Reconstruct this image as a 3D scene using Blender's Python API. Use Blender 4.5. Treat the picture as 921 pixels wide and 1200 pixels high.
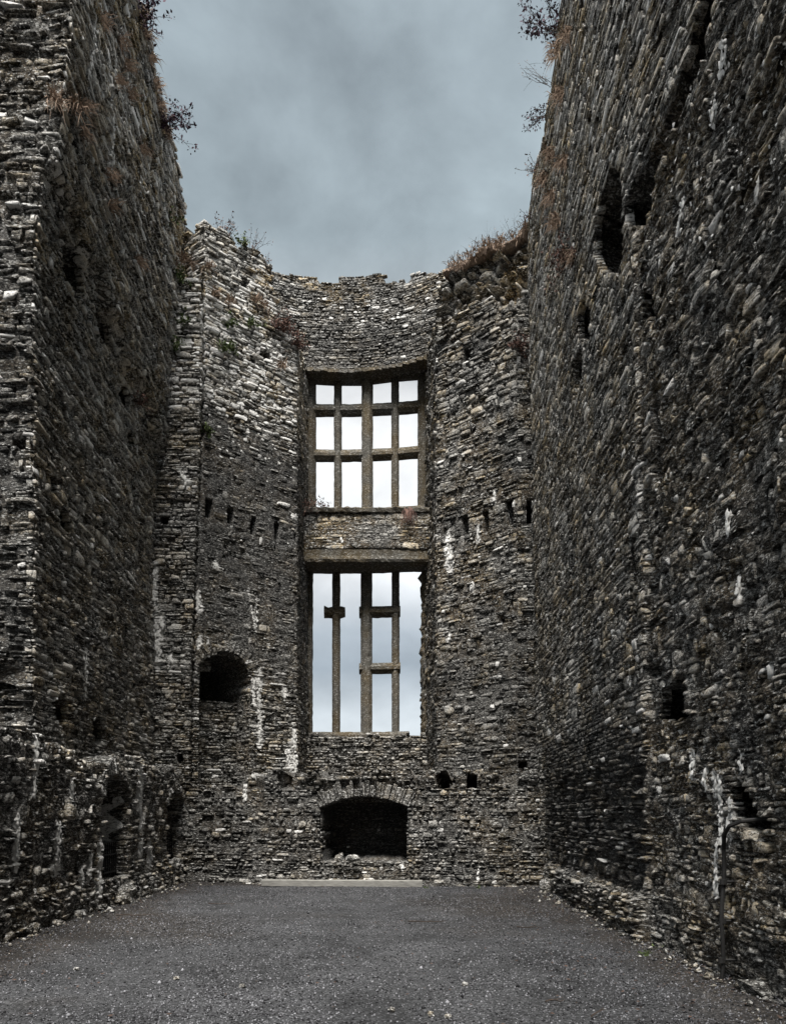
import bpy, math, random
import numpy as np
R = math.radians
for o in list(bpy.data.objects):
    bpy.data.objects.remove(o)
scene = bpy.context.scene
C = scene.collection

# ------------------------------------------------------------------ camera
EYE = 1.6
F = 900.0                      # focal length in photo pixels (photo 921 x 1200)
VX, VY = 447.0, 955.0          # where the viewing axis meets the photo
cam_d = bpy.data.cameras.new('camera')
cam = bpy.data.objects.new('camera', cam_d)
C.objects.link(cam)
cam.location = (0, 0, EYE)
cam.rotation_euler = (R(90), 0, 0)
cam_d.sensor_fit = 'VERTICAL'
cam_d.sensor_height = 36
cam_d.lens = 36 * F / 1200
cam_d.shift_y = (VY - 600) / 1200
cam_d.shift_x = (460.5 - VX) / 1200
cam_d.clip_end = 3000
scene.camera = cam

# ------------------------------------------------------------------ light
SUN_EL, SUN_AZ = R(62), R(186)         # azimuth from +Y towards +X: high behind the viewer, a little left
world = bpy.data.worlds.new('World')
scene.world = world
world.use_nodes = True


def nodes_of(tree):
    tree.nodes.clear()
    def N(t, **kw):
        n = tree.nodes.new(t)
        for k, v in kw.items():
            if k.startswith('i_'):
                key = k[2:]
                key = int(key) if key.isdigit() else key.replace('_', ' ')
                n.inputs[key].default_value = v
            else:
                setattr(n, k, v)
        return n
    def L(a, b):
        tree.links.new(a, b)
    return N, L


def ramp(n, stops, interp='LINEAR'):
    cr = n.color_ramp
    cr.interpolation = interp
    while len(cr.elements) > 1:
        cr.elements.remove(cr.elements[-1])
    for i, (p, c) in enumerate(stops):
        e = cr.elements[0] if i == 0 else cr.elements.new(p)
        e.position = p
        e.color = (c[0], c[1], c[2], 1) if hasattr(c, '__len__') else (c, c, c, 1)


N, L = nodes_of(world.node_tree)
tc = N('ShaderNodeTexCoord')
sep = N('ShaderNodeSeparateXYZ')
L(tc.outputs['Generated'], sep.inputs[0])
asin = N('ShaderNodeMath', operation='ARCSINE')
L(sep.outputs['Z'], asin.inputs[0])
mp = N('ShaderNodeMapping')
mp.inputs['Scale'].default_value = (1.0, 1.0, 1.5)
L(tc.outputs['Generated'], mp.inputs[0])
cn = N('ShaderNodeTexNoise', i_Scale=2.6, i_Detail=5.0, i_Roughness=0.52, i_Distortion=0.35)
L(mp.outputs[0], cn.inputs['Vector'])
cn2 = N('ShaderNodeTexNoise', i_Scale=4.6, i_Detail=8.0, i_Roughness=0.55, i_Distortion=0.15)
L(mp.outputs[0], cn2.inputs['Vector'])
# elevation (0..1 for 0..90 degrees), its band edges ragged by cloud noise
el = N('ShaderNodeMath', operation='MULTIPLY', i_1=1 / (math.pi / 2))
L(asin.outputs[0], el.inputs[0])
wob = N('ShaderNodeMath', operation='MULTIPLY_ADD', i_1=0.05, i_2=-0.025)
L(cn.outputs['Fac'], wob.inputs[0])
els = N('ShaderNodeMath', operation='ADD')
L(el.outputs[0], els.inputs[0]); L(wob.outputs[0], els.inputs[1])
cr = N('ShaderNodeValToRGB')
g = lambda d: d / 90.0
ramp(cr, [(0.0, (0.56, 0.60, 0.63)), (g(7), (0.55, 0.595, 0.63)), (g(10.5), (0.31, 0.355, 0.395)),
          (g(13), (0.38, 0.425, 0.465)), (g(17), (0.70, 0.72, 0.735)), (g(22), (0.80, 0.815, 0.82)), (g(29), (0.80, 0.81, 0.815)),
          (g(33), (0.44, 0.49, 0.515)), (g(37), (0.345, 0.41, 0.44)), (g(47), (0.315, 0.372, 0.402)), (g(60), (0.55, 0.60, 0.63)), (1.0, (0.95, 0.98, 1.0))])
L(els.outputs[0], cr.inputs[0])
cv = N('ShaderNodeMapRange', i_1=0.32, i_2=0.70, i_3=0.72, i_4=1.34)
L(cn2.outputs['Fac'], cv.inputs[0])
cm = N('ShaderNodeMix', data_type='RGBA', blend_type='MULTIPLY')
cm.inputs[0].default_value = 1.0
L(cr.outputs[0], cm.inputs[6]); L(cv.outputs[0], cm.inputs[7])
ten = N('ShaderNodeMix', data_type='RGBA', blend_type='MULTIPLY')
ten.inputs[0].default_value = 1.0
ten.inputs[7].default_value = (1.71, 1.71, 1.71, 1)
L(cm.outputs[2], ten.inputs[6])
sky = N('ShaderNodeTexSky', sky_type='NISHITA', sun_disc=False, sun_elevation=SUN_EL, sun_rotation=SUN_AZ)
mix = N('ShaderNodeMix', data_type='RGBA')
mix.inputs[0].default_value = 0.98        # nearly closed cloud cover over the clear sky
L(sky.outputs[0], mix.inputs[6]); L(ten.outputs[2], mix.inputs[7])
bg = N('ShaderNodeBackground', i_Strength=0.1)
L(mix.outputs[2], bg.inputs[0])
wo = N('ShaderNodeOutputWorld')
L(bg.outputs[0], wo.inputs[0])

sd = bpy.data.lights.new('sun', 'SUN')
sd.energy = 1.5
sd.angle = R(28)
sd.color = (1.0, 0.97, 0.93)
so = bpy.data.objects.new('sun', sd)
C.objects.link(so)
so.rotation_euler = (R(90) - SUN_EL, 0, R(180) - SUN_AZ)
so.location = (0, 0, 40)

scene.view_settings.view_transform = 'Standard'
scene.view_settings.look = 'None'
scene.view_settings.exposure = 2.7
scene.view_settings.gamma = 1.0
scene.view_settings.use_curve_mapping = False

rng = np.random.default_rng(7)
random.seed(7)

# ------------------------------------------------------------------ noise helpers


def _hash(ix, iy, iz, seed):
    h = (ix.astype(np.int64) * 374761393 + iy.astype(np.int64) * 668265263 + iz.astype(np.int64) * 2147483647 + seed * 974634777) & 0xFFFFFFFF
    h = ((h ^ (h >> 13)) * 1274126177) & 0xFFFFFFFF
    h = ((h ^ (h >> 16)) * 2246822519) & 0xFFFFFFFF
    return ((h ^ (h >> 15)) & 0xFFFFFF) / float(0xFFFFFF) * 2 - 1


def vnoise(x, y, z=0.0, seed=0):
    x, y, z = np.broadcast_arrays(np.asarray(x, float), np.asarray(y, float), np.asarray(z, float))
    ix, iy, iz = np.floor(x), np.floor(y), np.floor(z)
    fx, fy, fz = x - ix, y - iy, z - iz
    fx = fx * fx * (3 - 2 * fx); fy = fy * fy * (3 - 2 * fy); fz = fz * fz * (3 - 2 * fz)
    r = 0
    for a in (0, 1):
        for b in (0, 1):
            for c in (0, 1):
                w = (fx if a else 1 - fx) * (fy if b else 1 - fy) * (fz if c else 1 - fz)
                r = r + w * _hash(ix + a, iy + b, iz + c, seed)
    return r


def fbm(x, y, z=0.0, seed=0, o=3):
    r, a = 0, 1.0
    for i in range(o):
        r = r + a * vnoise(np.asarray(x) * 2 ** i, np.asarray(y) * 2 ** i, np.asarray(z) * 2 ** i, seed + i)
        a *= 0.5
    return r / 1.75


def sstep(a, b, x):
    t = np.clip((np.asarray(x, float) - a) / (b - a), 0, 1)
    return t * t * (3 - 2 * t)


# ------------------------------------------------------------------ materials
def stone_material(name, dark, light, ochre, bump=1.0, fleck=0.5, lime_col=(0.80, 0.785, 0.75), con=1.0):
    m = bpy.data.materials.new(name)
    m.use_nodes = True
    N, L = nodes_of(m.node_tree)
    at = N('ShaderNodeAttribute', attribute_name='tint')
    sp = N('ShaderNodeSeparateColor')
    L(at.outputs['Color'], sp.inputs[0])
    geo = N('ShaderNodeNewGeometry')
    n_big = N('ShaderNodeTexNoise', i_Scale=1.3, i_Detail=4.0, i_Roughness=0.6)
    n_mid = N('ShaderNodeTexNoise', i_Scale=12.0, i_Detail=10.0, i_Roughness=0.82)
    n_fin = N('ShaderNodeTexNoise', i_Scale=30.0, i_Detail=6.0, i_Roughness=0.8)
    mpp = N('ShaderNodeMapping'); mpp.inputs['Scale'].default_value = (1, 1, 2.6)
    L(geo.outputs['Position'], mpp.inputs[0])
    for n in (n_big,):
        L(geo.outputs['Position'], n.inputs['Vector'])
    for n in (n_mid, n_fin):
        L(mpp.outputs[0], n.inputs['Vector'])
    # tone: stone value + mottling
    a1 = N('ShaderNodeMath', operation='MULTIPLY_ADD', i_1=3.6 * con, i_2=-1.8 * con)
    L(n_mid.outputs['Fac'], a1.inputs[0])
    a2 = N('ShaderNodeMath', operation='MULTIPLY_ADD', i_1=3.2 * con)
    L(n_fin.outputs['Fac'], a2.inputs[0]); L(a1.outputs[0], a2.inputs[2])
    a3 = N('ShaderNodeMath', operation='ADD', i_1=-1.6 * con)
    L(a2.outputs[0], a3.inputs[0])
    a4 = N('ShaderNodeMath', operation='ADD', use_clamp=True)
    L(a3.outputs[0], a4.inputs[0]); L(sp.outputs[0], a4.inputs[1])
    base = N('ShaderNodeValToRGB')
    mid = tuple(0.78 * d + 0.22 * l for d, l in zip(dark, light))
    ramp(base, [(0.0, tuple(0.55 * d for d in dark)), (0.25, dark), (0.6, mid), (1.0, light)])
    L(a4.outputs[0], base.inputs[0])
    # ochre weathering
    oc = N('ShaderNodeMapRange', i_1=0.42, i_2=0.62, i_3=0.0, i_4=0.85)
    L(n_big.outputs['Fac'], oc.inputs[0])
    oc2 = N('ShaderNodeMath', operation='MULTIPLY', use_clamp=True)
    L(oc.outputs[0], oc2.inputs[0]); L(at.outputs['Alpha'], oc2.inputs[1])
    mo = N('ShaderNodeMix', data_type='RGBA', blend_type='MULTIPLY')
    L(oc2.outputs[0], mo.inputs[0]); L(base.outputs[0], mo.inputs[6]); mo.inputs[7].default_value = (*ochre, 1)
    # pale lichen flecks
    n_fl = N('ShaderNodeTexNoise', i_Scale=17.0, i_Detail=5.0, i_Roughness=0.65)
    L(mpp.outputs[0], n_fl.inputs['Vector'])
    fl = N('ShaderNodeMapRange', i_1=0.565, i_2=0.605, i_3=0.0, i_4=fleck)
    L(n_fl.outputs['Fac'], fl.inputs[0])
    mf = N('ShaderNodeMix', data_type='RGBA')
    L(fl.outputs[0], mf.inputs[0]); L(mo.outputs[2], mf.inputs[6]); mf.inputs[7].default_value = (0.70, 0.69, 0.655, 1)
    # dark algae, and shade put into the tint
    dm = N('ShaderNodeMath', operation='MULTIPLY_ADD', i_1=1.6, i_2=-0.8)
    L(n_mid.outputs['Fac'], dm.inputs[0])
    dm2 = N('ShaderNodeMath', operation='ADD'); L(dm.outputs[0], dm2.inputs[0]); L(sp.outputs[2], dm2.inputs[1])
    dm3 = N('ShaderNodeMapRange', i_1=0.15, i_2=0.95, i_3=0.0, i_4=0.68)
    L(dm2.outputs[0], dm3.inputs[0])
    md = N('ShaderNodeMix', data_type='RGBA')
    L(dm3.outputs[0], md.inputs[0]); L(mf.outputs[2], md.inputs[6]); md.inputs[7].default_value = (0.03, 0.031, 0.032, 1)
    # lime
    lm = N('ShaderNodeMath', operation='MULTIPLY_ADD', i_1=4.0, i_2=-2.0)
    L(n_mid.outputs['Fac'], lm.inputs[0])
    lm2 = N('ShaderNodeMath', operation='ADD'); L(lm.outputs[0], lm2.inputs[0]); L(sp.outputs[1], lm2.inputs[1])
    lm3 = N('ShaderNodeMapRange', i_1=0.42, i_2=0.54, i_3=0.0, i_4=0.97)
    L(lm2.outputs[0], lm3.inputs[0])
    lv = N('ShaderNodeMapRange', i_1=0.30, i_2=0.62, i_3=0.55, i_4=1.12); L(n_fin.outputs['Fac'], lv.inputs[0])
    lc = N('ShaderNodeMix', data_type='RGBA', blend_type='MULTIPLY'); lc.inputs[0].default_value = 1.0
    lc.inputs[6].default_value = (*lime_col, 1); L(lv.outputs[0], lc.inputs[7])
    ml = N('ShaderNodeMix', data_type='RGBA')
    L(lm3.outputs[0], ml.inputs[0]); L(md.outputs[2], ml.inputs[6]); L(lc.outputs[2], ml.inputs[7])
    # relief
    b1 = N('ShaderNodeBump', i_Strength=0.9, i_Distance=0.045 * bump)
    L(n_mid.outputs['Fac'], b1.inputs['Height'])
    b2 = N('ShaderNodeBump', i_Strength=0.7, i_Distance=0.016 * bump)
    L(n_fin.outputs['Fac'], b2.inputs['Height']); L(b1.outputs[0], b2.inputs['Normal'])
    bs = N('ShaderNodeBsdfPrincipled', i_Roughness=0.92)
    bs.inputs['Specular IOR Level'].default_value = 0.15
    L(ml.outputs[2], bs.inputs['Base Color']); L(b2.outputs[0], bs.inputs['Normal'])
    out = N('ShaderNodeOutputMaterial'); L(bs.outputs[0], out.inputs[0])
    return m


M_STONE = stone_material('limestone_rubble', (0.034, 0.0325, 0.0295), (0.64, 0.62, 0.575), (1.0, 0.81, 0.52), fleck=0.95)
M_CORE = stone_material('wall_core', (0.028, 0.027, 0.025), (0.42, 0.40, 0.365), (1.0, 0.80, 0.55), bump=1.6, fleck=0.7)
M_ASHLAR = stone_material('dressed_stone', (0.045, 0.042, 0.035), (0.26, 0.245, 0.215), (1.0, 0.84, 0.6), bump=0.4, fleck=0.25, con=0.5)


def simple_material(name, c0, c1, scale=20.0, rough=0.9, bump=0.0, attr=False, spec=0.2, metallic=0.0, stretch=None):
    m = bpy.data.materials.new(name)
    m.use_nodes = True
    N, L = nodes_of(m.node_tree)
    tcn = N('ShaderNodeTexCoord')
    n = N('ShaderNodeTexNoise', i_Scale=scale, i_Detail=6.0, i_Roughness=0.65)
    if stretch:
        mpn = N('ShaderNodeMapping'); mpn.inputs['Scale'].default_value = stretch
        L(tcn.outputs['Object'], mpn.inputs[0]); L(mpn.outputs[0], n.inputs['Vector'])
    else:
        L(tcn.outputs['Object'], n.inputs['Vector'])
    r = N('ShaderNodeValToRGB')
    ramp(r, [(0.3, c0), (0.7, c1)])
    if attr:
        at = N('ShaderNodeAttribute', attribute_name='tint')
        sp = N('ShaderNodeSeparateColor'); L(at.outputs['Color'], sp.inputs[0])
        ad = N('ShaderNodeMath', operation='MULTIPLY_ADD', i_1=0.5)
        L(n.outputs['Fac'], ad.inputs[0])
        ml = N('ShaderNodeMath', operation='MULTIPLY', i_1=0.55); L(sp.outputs[0], ml.inputs[0]); L(ml.outputs[0], ad.inputs[2])
        L(ad.outputs[0], r.inputs[0])
    else:
        L(n.outputs['Fac'], r.inputs[0])
    bs = N('ShaderNodeBsdfPrincipled', i_Roughness=rough, i_Metallic=metallic)
    bs.inputs['Specular IOR Level'].default_value = spec
    L(r.outputs[0], bs.inputs['Base Color'])
    if bump:
        b = N('ShaderNodeBump', i_Strength=0.8, i_Distance=bump)
        L(n.outputs['Fac'], b.inputs['Height']); L(b.outputs[0], bs.inputs['Normal'])
    out = N('ShaderNodeOutputMaterial'); L(bs.outputs[0], out.inputs[0])
    return m


M_LIME = simple_material('lime_crust', (0.45, 0.44, 0.41), (0.84, 0.83, 0.80), 40, 0.95, 0.004)
M_TIMBER = simple_material('weathered_timber', (0.12, 0.117, 0.105), (0.27, 0.262, 0.24), 9, 0.85, 0.006, stretch=(0.6, 8, 8))
M_IRON = simple_material('black_iron', (0.006, 0.006, 0.006), (0.016, 0.015, 0.014), 30, 0.7, 0.002, spec=0.4)
M_TWIG = simple_material('dry_twig', (0.02, 0.016, 0.013), (0.06, 0.045, 0.036), 30)
M_LEAF_DRY = simple_material('dry_leaf', (0.06, 0.035, 0.03), (0.17, 0.10, 0.08), 6, attr=True)
M_LITTER = simple_material('leaf_litter_brown', (0.025, 0.018, 0.014), (0.08, 0.052, 0.04), 6, attr=True)
M_LEAF_DARK = simple_material('dark_leaf', (0.03, 0.022, 0.035), (0.09, 0.055, 0.07), 6, attr=True)
M_LEAF_GREEN = simple_material('fern_leaf', (0.03, 0.045, 0.015), (0.10, 0.13, 0.05), 6, attr=True)
M_STRAW = simple_material('straw', (0.14, 0.10, 0.072), (0.34, 0.25, 0.185), 6, attr=True)
M_TURF = simple_material('dead_turf', (0.10, 0.075, 0.055), (0.28, 0.21, 0.165), 9, bump=0.03)
M_PEBBLE = simple_material('gravel_pebble', (0.008, 0.008, 0.009), (0.23, 0.23, 0.243), 3, attr=True)


def ground_material():
    m = bpy.data.materials.new('gravel_ground')
    m.use_nodes = True
    N, L = nodes_of(m.node_tree)
    geo = N('ShaderNodeNewGeometry')
    v = N('ShaderNodeTexVoronoi', i_Scale=60.0)
    n1 = N('ShaderNodeTexNoise', i_Scale=60.0, i_Detail=6.0, i_Roughness=0.7)
    n2 = N('ShaderNodeTexNoise', i_Scale=0.55, i_Detail=5.0, i_Roughness=0.6)
    for n in (v, n1, n2):
        L(geo.outputs['Position'], n.inputs['Vector'])
    r = N('ShaderNodeValToRGB')
    ramp(r, [(0.0, (0.010, 0.010, 0.011)), (0.45, (0.023, 0.0235, 0.0245)), (0.75, (0.062, 0.063, 0.066)), (1.0, (0.24, 0.242, 0.25))])
    sp = N('ShaderNodeSeparateColor'); L(v.outputs['Color'], sp.inputs[0])
    mx = N('ShaderNodeMath', operation='MULTIPLY_ADD', i_1=0.55); L(sp.outputs[0], mx.inputs[0])
    hf = N('ShaderNodeMath', operation='MULTIPLY', i_1=0.5); L(n1.outputs['Fac'], hf.inputs[0]); L(hf.outputs[0], mx.inputs[2])
    L(mx.outputs[0], r.inputs[0])
    # brown leaf litter near the wall feet and in drifts (attribute painted by place, not by light)
    at = N('ShaderNodeAttribute', attribute_name='tint')
    s2 = N('ShaderNodeSeparateColor'); L(at.outputs['Color'], s2.inputs[0])
    ad = N('ShaderNodeMath', operation='ADD'); L(s2.outputs[1], ad.inputs[0]); L(n2.outputs['Fac'], ad.inputs[1])
    mr = N('ShaderNodeMapRange', i_1=0.60, i_2=0.95, i_3=0.0, i_4=0.9); L(ad.outputs[0], mr.inputs[0])
    mb = N('ShaderNodeMix', data_type='RGBA', blend_type='MULTIPLY')
    L(mr.outputs[0], mb.inputs[0]); L(r.outputs[0], mb.inputs[6]); mb.inputs[7].default_value = (0.74, 0.63, 0.52, 1)
    b = N('ShaderNodeBump', i_Strength=1.0, i_Distance=0.02); L(mx.outputs[0], b.inputs['Height'])
    bs = N('ShaderNodeBsdfPrincipled', i_Roughness=0.85)
    bs.inputs['Specular IOR Level'].default_value = 0.25
    n3 = N('ShaderNodeTexNoise', i_Scale=0.9, i_Detail=6.0, i_Roughness=0.65, i_Distortion=0.8); L(geo.outputs['Position'], n3.inputs['Vector'])
    vr = N('ShaderNodeMapRange', i_1=0.35, i_2=0.68, i_3=0.62, i_4=1.45); L(n3.outputs['Fac'], vr.inputs[0])
    mv = N('ShaderNodeMix', data_type='RGBA', blend_type='MULTIPLY'); mv.inputs[0].default_value = 1.0
    L(mb.outputs[2], mv.inputs[6]); L(vr.outputs[0], mv.inputs[7])
    L(mv.outputs[2], bs.inputs['Base Color']); L(b.outputs[0], bs.inputs['Normal'])
    out = N('ShaderNodeOutputMaterial'); L(bs.outputs[0], out.inputs[0])
    return m


M_GROUND = ground_material()

# ------------------------------------------------------------------ object helpers


def mesh_from(name, V, Fq, tint=None, mat=None, smooth=False):
    V = np.asarray(V, dtype=np.float32)
    Fq = np.asarray(Fq, dtype=np.int32)
    me = bpy.data.meshes.new(name)
    me.vertices.add(len(V))
    me.vertices.foreach_set('co', V.ravel())
    k = Fq.shape[1]
    me.loops.add(Fq.size)
    me.loops.foreach_set('vertex_index', Fq.ravel())
    me.polygons.add(len(Fq))
    me.polygons.foreach_set('loop_start', np.arange(0, Fq.size, k, dtype=np.int32))
    me.polygons.foreach_set('loop_total', np.full(len(Fq), k, dtype=np.int32))
    if tint is not None:
        a = me.color_attributes.new('tint', 'FLOAT_COLOR', 'POINT')
        a.data.foreach_set('color', np.asarray(tint, dtype=np.float32).ravel())
    if smooth:
        me.polygons.foreach_set('use_smooth', np.ones(len(Fq), dtype=bool))
    me.update(calc_edges=True)
    if mat:
        me.materials.append(mat)
    return me


def link(name, me, parent=None, loc=(0, 0, 0)):
    o = bpy.data.objects.new(name, me)
    C.objects.link(o)
    o.location = loc
    if parent is not None:
        o.parent = parent
    return o


def tag(o, label=None, cat=None, group=None, kind=None):
    if label: o['label'] = label
    if cat: o['category'] = cat
    if group: o['group'] = group
    if kind: o['kind'] = kind
    return o


class MB:
    """collects faces of mixed size for one mesh"""
    def __init__(self):
        self.V, self.Fc = [], []

    def add(self, V, Fc):
        b = len(self.V)
        self.V += [tuple(map(float, v)) for v in V]
        self.Fc += [tuple(b + i for i in f) for f in Fc]

    def tube(self, pts, r0, r1=None, n=5):
        r1 = r0 if r1 is None else r1
        pts = [np.array(p, float) for p in pts]
        V, Fc = [], []
        m = len(pts)
        for i, p in enumerate(pts):
            d = pts[min(i + 1, m - 1)] - pts[max(i - 1, 0)]
            d /= max(np.linalg.norm(d), 1e-9)
            a = np.cross(d, (0.31, 0.17, 0.93))
            if np.linalg.norm(a) < 0.05:
                a = np.cross(d, (1, 0, 0))
            a /= np.linalg.norm(a)
            b = np.cross(d, a)
            r = r0 + (r1 - r0) * i / max(m - 1, 1)
            for k in range(n):
                t = 2 * math.pi * k / n
                V.append(p + r * (math.cos(t) * a + math.sin(t) * b))
        for i in range(m - 1):
            for k in range(n):
                k2 = (k + 1) % n
                Fc.append((i * n + k, i * n + k2, (i + 1) * n + k2, (i + 1) * n + k))
        Fc.append(tuple(range(n))[::-1])
        Fc.append(tuple((m - 1) * n + k for k in range(n)))
        self.add(V, Fc)

    def build(self, name, mat, parent=None, loc=(0, 0, 0), tint=None):
        me = bpy.data.meshes.new(name)
        V = np.array(self.V) - np.array(loc) if parent is None else np.array(self.V)
        me.from_pydata([tuple(v) for v in V], [], self.Fc)
        me.materials.append(mat)
        if tint is not None:
            a = me.color_attributes.new('tint', 'FLOAT_COLOR', 'POINT')
            a.data.foreach_set('color', np.asarray(tint, dtype=np.float32).ravel())
        me.update()
        return link(name, me, parent, loc if parent is None else (0, 0, 0))


def empty(name, loc):
    o = bpy.data.objects.new(name, None)
    o.empty_display_size = 0.2
    C.objects.link(o)
    o.location = loc
    return o


# ------------------------------------------------------------------ masonry
class Panel:
    """a vertical wall face along a plan polyline; the room lies on its right-hand side (dy,-dx)"""

    def __init__(self, pts, z0, top, thick=1.2, warp=None, disp=None, smooth=False, style=None):
        self.p = np.array(pts, float)
        d = np.diff(self.p, axis=0)
        self.sl = np.hypot(d[:, 0], d[:, 1])
        self.cu = np.concatenate([[0], np.cumsum(self.sl)])
        self.L = self.cu[-1]
        self.t = d / self.sl[:, None]
        self.n = np.stack([self.t[:, 1], -self.t[:, 0]], 1)
        self.z0 = z0
        self.top = top if callable(top) else (lambda u, h=top: np.full(np.shape(u), h, float))
        self.thick = thick
        self.disp = disp
        self.skew = 0.0
        self.inset = lambda u, v: 0.045 + 0 * u
        self.rough = lambda u, v: 0.03 + 0 * u
        self.warp = warp or (lambda u, v: 0 * u)
        self.smooth = smooth
        self.holes = []
        self.runs = []        # lime crust: (u0, v0, u1, v1, half width, how many)
        self.spots = []       # pale lichen: (u, v, size, flatness)
        self.stains = []      # (u, v, ru, rv, amount)
        self.damp = lambda u, v: 0 * u
        self.limep = lambda u, v: 0 * u
        self.och = lambda u, v: 0 * u + 0.8
        self.tone = lambda u, v: 0 * u + 0.42
        s = dict(h=(0.07, 0.15), w=(0.18, 0.55), proud=0.016, jit=0.10, gap=0.007, rnd=0.016, miss=0.02, depth=0.12)
        s.update(style or {})
        self.s = s
        self.style_at = None      # optional function(u, v) -> style overrides

    def pos(self, u, v, off):
        u = np.asarray(u, float)
        i = np.clip(np.searchsorted(self.cu, u, side='right') - 1, 0, len(self.sl) - 1)
        f = u - self.cu[i]
        P = self.p[i] + self.t[i] * f[..., None]
        n = self.n[i]
        if self.smooth:
            vn = np.vstack([self.n[:1], (self.n[:-1] + self.n[1:]) / 2, self.n[-1:]])
            vn /= np.linalg.norm(vn, axis=1, keepdims=True)
            w = (f / self.sl[i])[..., None]
            n = vn[i] * (1 - w) + vn[i + 1] * w
        P = P + n * (off + self.warp(u, v))[..., None]
        if self.disp is not None:
            P = P + self.disp(u, v)
        return np.stack([P[..., 0], P[..., 1], v], -1)

    def pix(self, px, py):
        """(u, v) on this face seen at a photo pixel"""
        a = (px - VX) / F
        w, best, dsp = 0.0, None, np.zeros(2)
        for it in range(6):
            best = None
            for i in range(len(self.sl)):
                q = self.p[i] + self.n[i] * w + dsp
                t = self.t[i]
                den = t[0] - a * t[1]
                if abs(den) < 1e-9:
                    continue
                s = (a * q[1] - q[0]) / den
                e = max(0, -s, s - self.sl[i])
                Yd = q[1] + t[1] * s
                if best is None or e < best[0] - 1e-6:
                    best = (e, self.cu[i] + s, Yd)
            _, u, Yd = best
            v = EYE + (VY - py) * Yd / F
            w = float(self.warp(np.array([min(max(u, 0), self.L)]), np.array([v]))[0])
            if self.disp is not None:
                dsp = self.disp(np.array([min(max(u, 0), self.L)]), np.array([v]))[0]
        return u, v

    # holes -------------------------------------------------------------
    def hole(self, u0, u1, v0, v1, depth=0.6, kind='rect', spring=None, lined=False, pts=None):
        self.holes.append(dict(u0=min(u0, u1), u1=max(u0, u1), v0=min(v0, v1), v1=max(v0, v1), depth=depth, kind=kind,
                               spring=spring, lined=lined, pts=pts))

    def hole_px(self, px0, py0, px1, py1, depth=0.6, **k):
        ua, _ = self.pix(px0, (py0 + py1) / 2)
        ub, _ = self.pix(px1, (py0 + py1) / 2)
        _, va = self.pix((px0 + px1) / 2, py0)
        _, vb = self.pix((px0 + px1) / 2, py1)
        self.hole(ua, ub, va, vb, depth, **k)

    def poly_px(self, pp, depth=0.6, lined=False):
        uv = np.array([self.pix(*q) for q in pp])
        self.hole(uv[:, 0].min(), uv[:, 0].max(), uv[:, 1].min(), uv[:, 1].max(), depth, 'poly', lined=lined, pts=uv)

    @staticmethod
    def span(h, v):
        """the stretch of u that a hole takes at height v"""
        if not (h['v0'] < v < h['v1']):
            return None
        if h['kind'] == 'rect':
            return h['u0'], h['u1']
        c, r = (h['u0'] + h['u1']) / 2, (h['u1'] - h['u0']) / 2
        if h['kind'] == 'ell':
            k = (v - (h['v0'] + h['v1']) / 2) / ((h['v1'] - h['v0']) / 2)
            r *= math.sqrt(max(0, 1 - k * k))
            return c - r, c + r
        if h['kind'] == 'arch':
            sp = h['spring']
            if v > sp:
                k = (v - sp) / (h['v1'] - sp)
                r *= math.sqrt(max(0, 1 - k * k))
            return c - r, c + r
        if h['kind'] == 'poly':
            q = h['pts']; xs = []
            for i in range(len(q)):
                a, b = q[i], q[(i + 1) % len(q)]
                if (a[1] > v) != (b[1] > v):
                    xs.append(a[0] + (v - a[1]) / (b[1] - a[1]) * (b[0] - a[0]))
            return (min(xs), max(xs)) if len(xs) >= 2 else None

    def depth_at(self, u, v):
        d = np.zeros(np.shape(u))
        for h in self.holes:
            m = np.zeros(np.shape(u), bool)
            uu = u + 0.02 * vnoise(u * 9, v * 9, seed=31)
            if h['kind'] == 'rect':
                m = (u > h['u0']) & (u < h['u1']) & (v > h['v0']) & (v < h['v1'])
            elif h['kind'] in ('ell', 'arch'):
                c, r = (h['u0'] + h['u1']) / 2, (h['u1'] - h['u0']) / 2
                if h['kind'] == 'ell':
                    b = (h['v1'] - h['v0']) / 2
                    m = ((uu - c) / r) ** 2 + ((v - h['v0'] - b) / b) ** 2 < 1
                else:
                    sp = h['spring']
                    k = np.clip((v - sp) / (h['v1'] - sp), 0, 1)
                    m = (np.abs(uu - c) < r * np.sqrt(1 - k * k)) & (v > h['v0']) & (v < h['v1'])
            else:
                q = h['pts']
                for i in range(len(q)):
                    a, b = q[i], q[(i + 1) % len(q)]
                    cnd = (a[1] > v) != (b[1] > v)
                    xi = a[0] + (v - a[1]) / ((b[1] - a[1]) if abs(b[1] - a[1]) > 1e-9 else 1e-9) * (b[0] - a[0])
                    m ^= cnd & (uu < xi)
            d = np.where(m, np.maximum(d, h['depth']), d)
        return d

    def tint_at(self, u, v):
        lime = np.zeros(np.shape(u))
        if not self.stains:
            return lime
        uu = u + 0.035 * vnoise(u * 5, v * 4, seed=5)
        for (su, sv, ru, rv, am) in self.stains:
            r = np.sqrt(((uu - su) / ru) ** 2 + ((v - sv) / rv) ** 2)
            lime = np.maximum(lime, am * (1 - sstep(0.45, 1.15, r)))
        return lime

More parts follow.
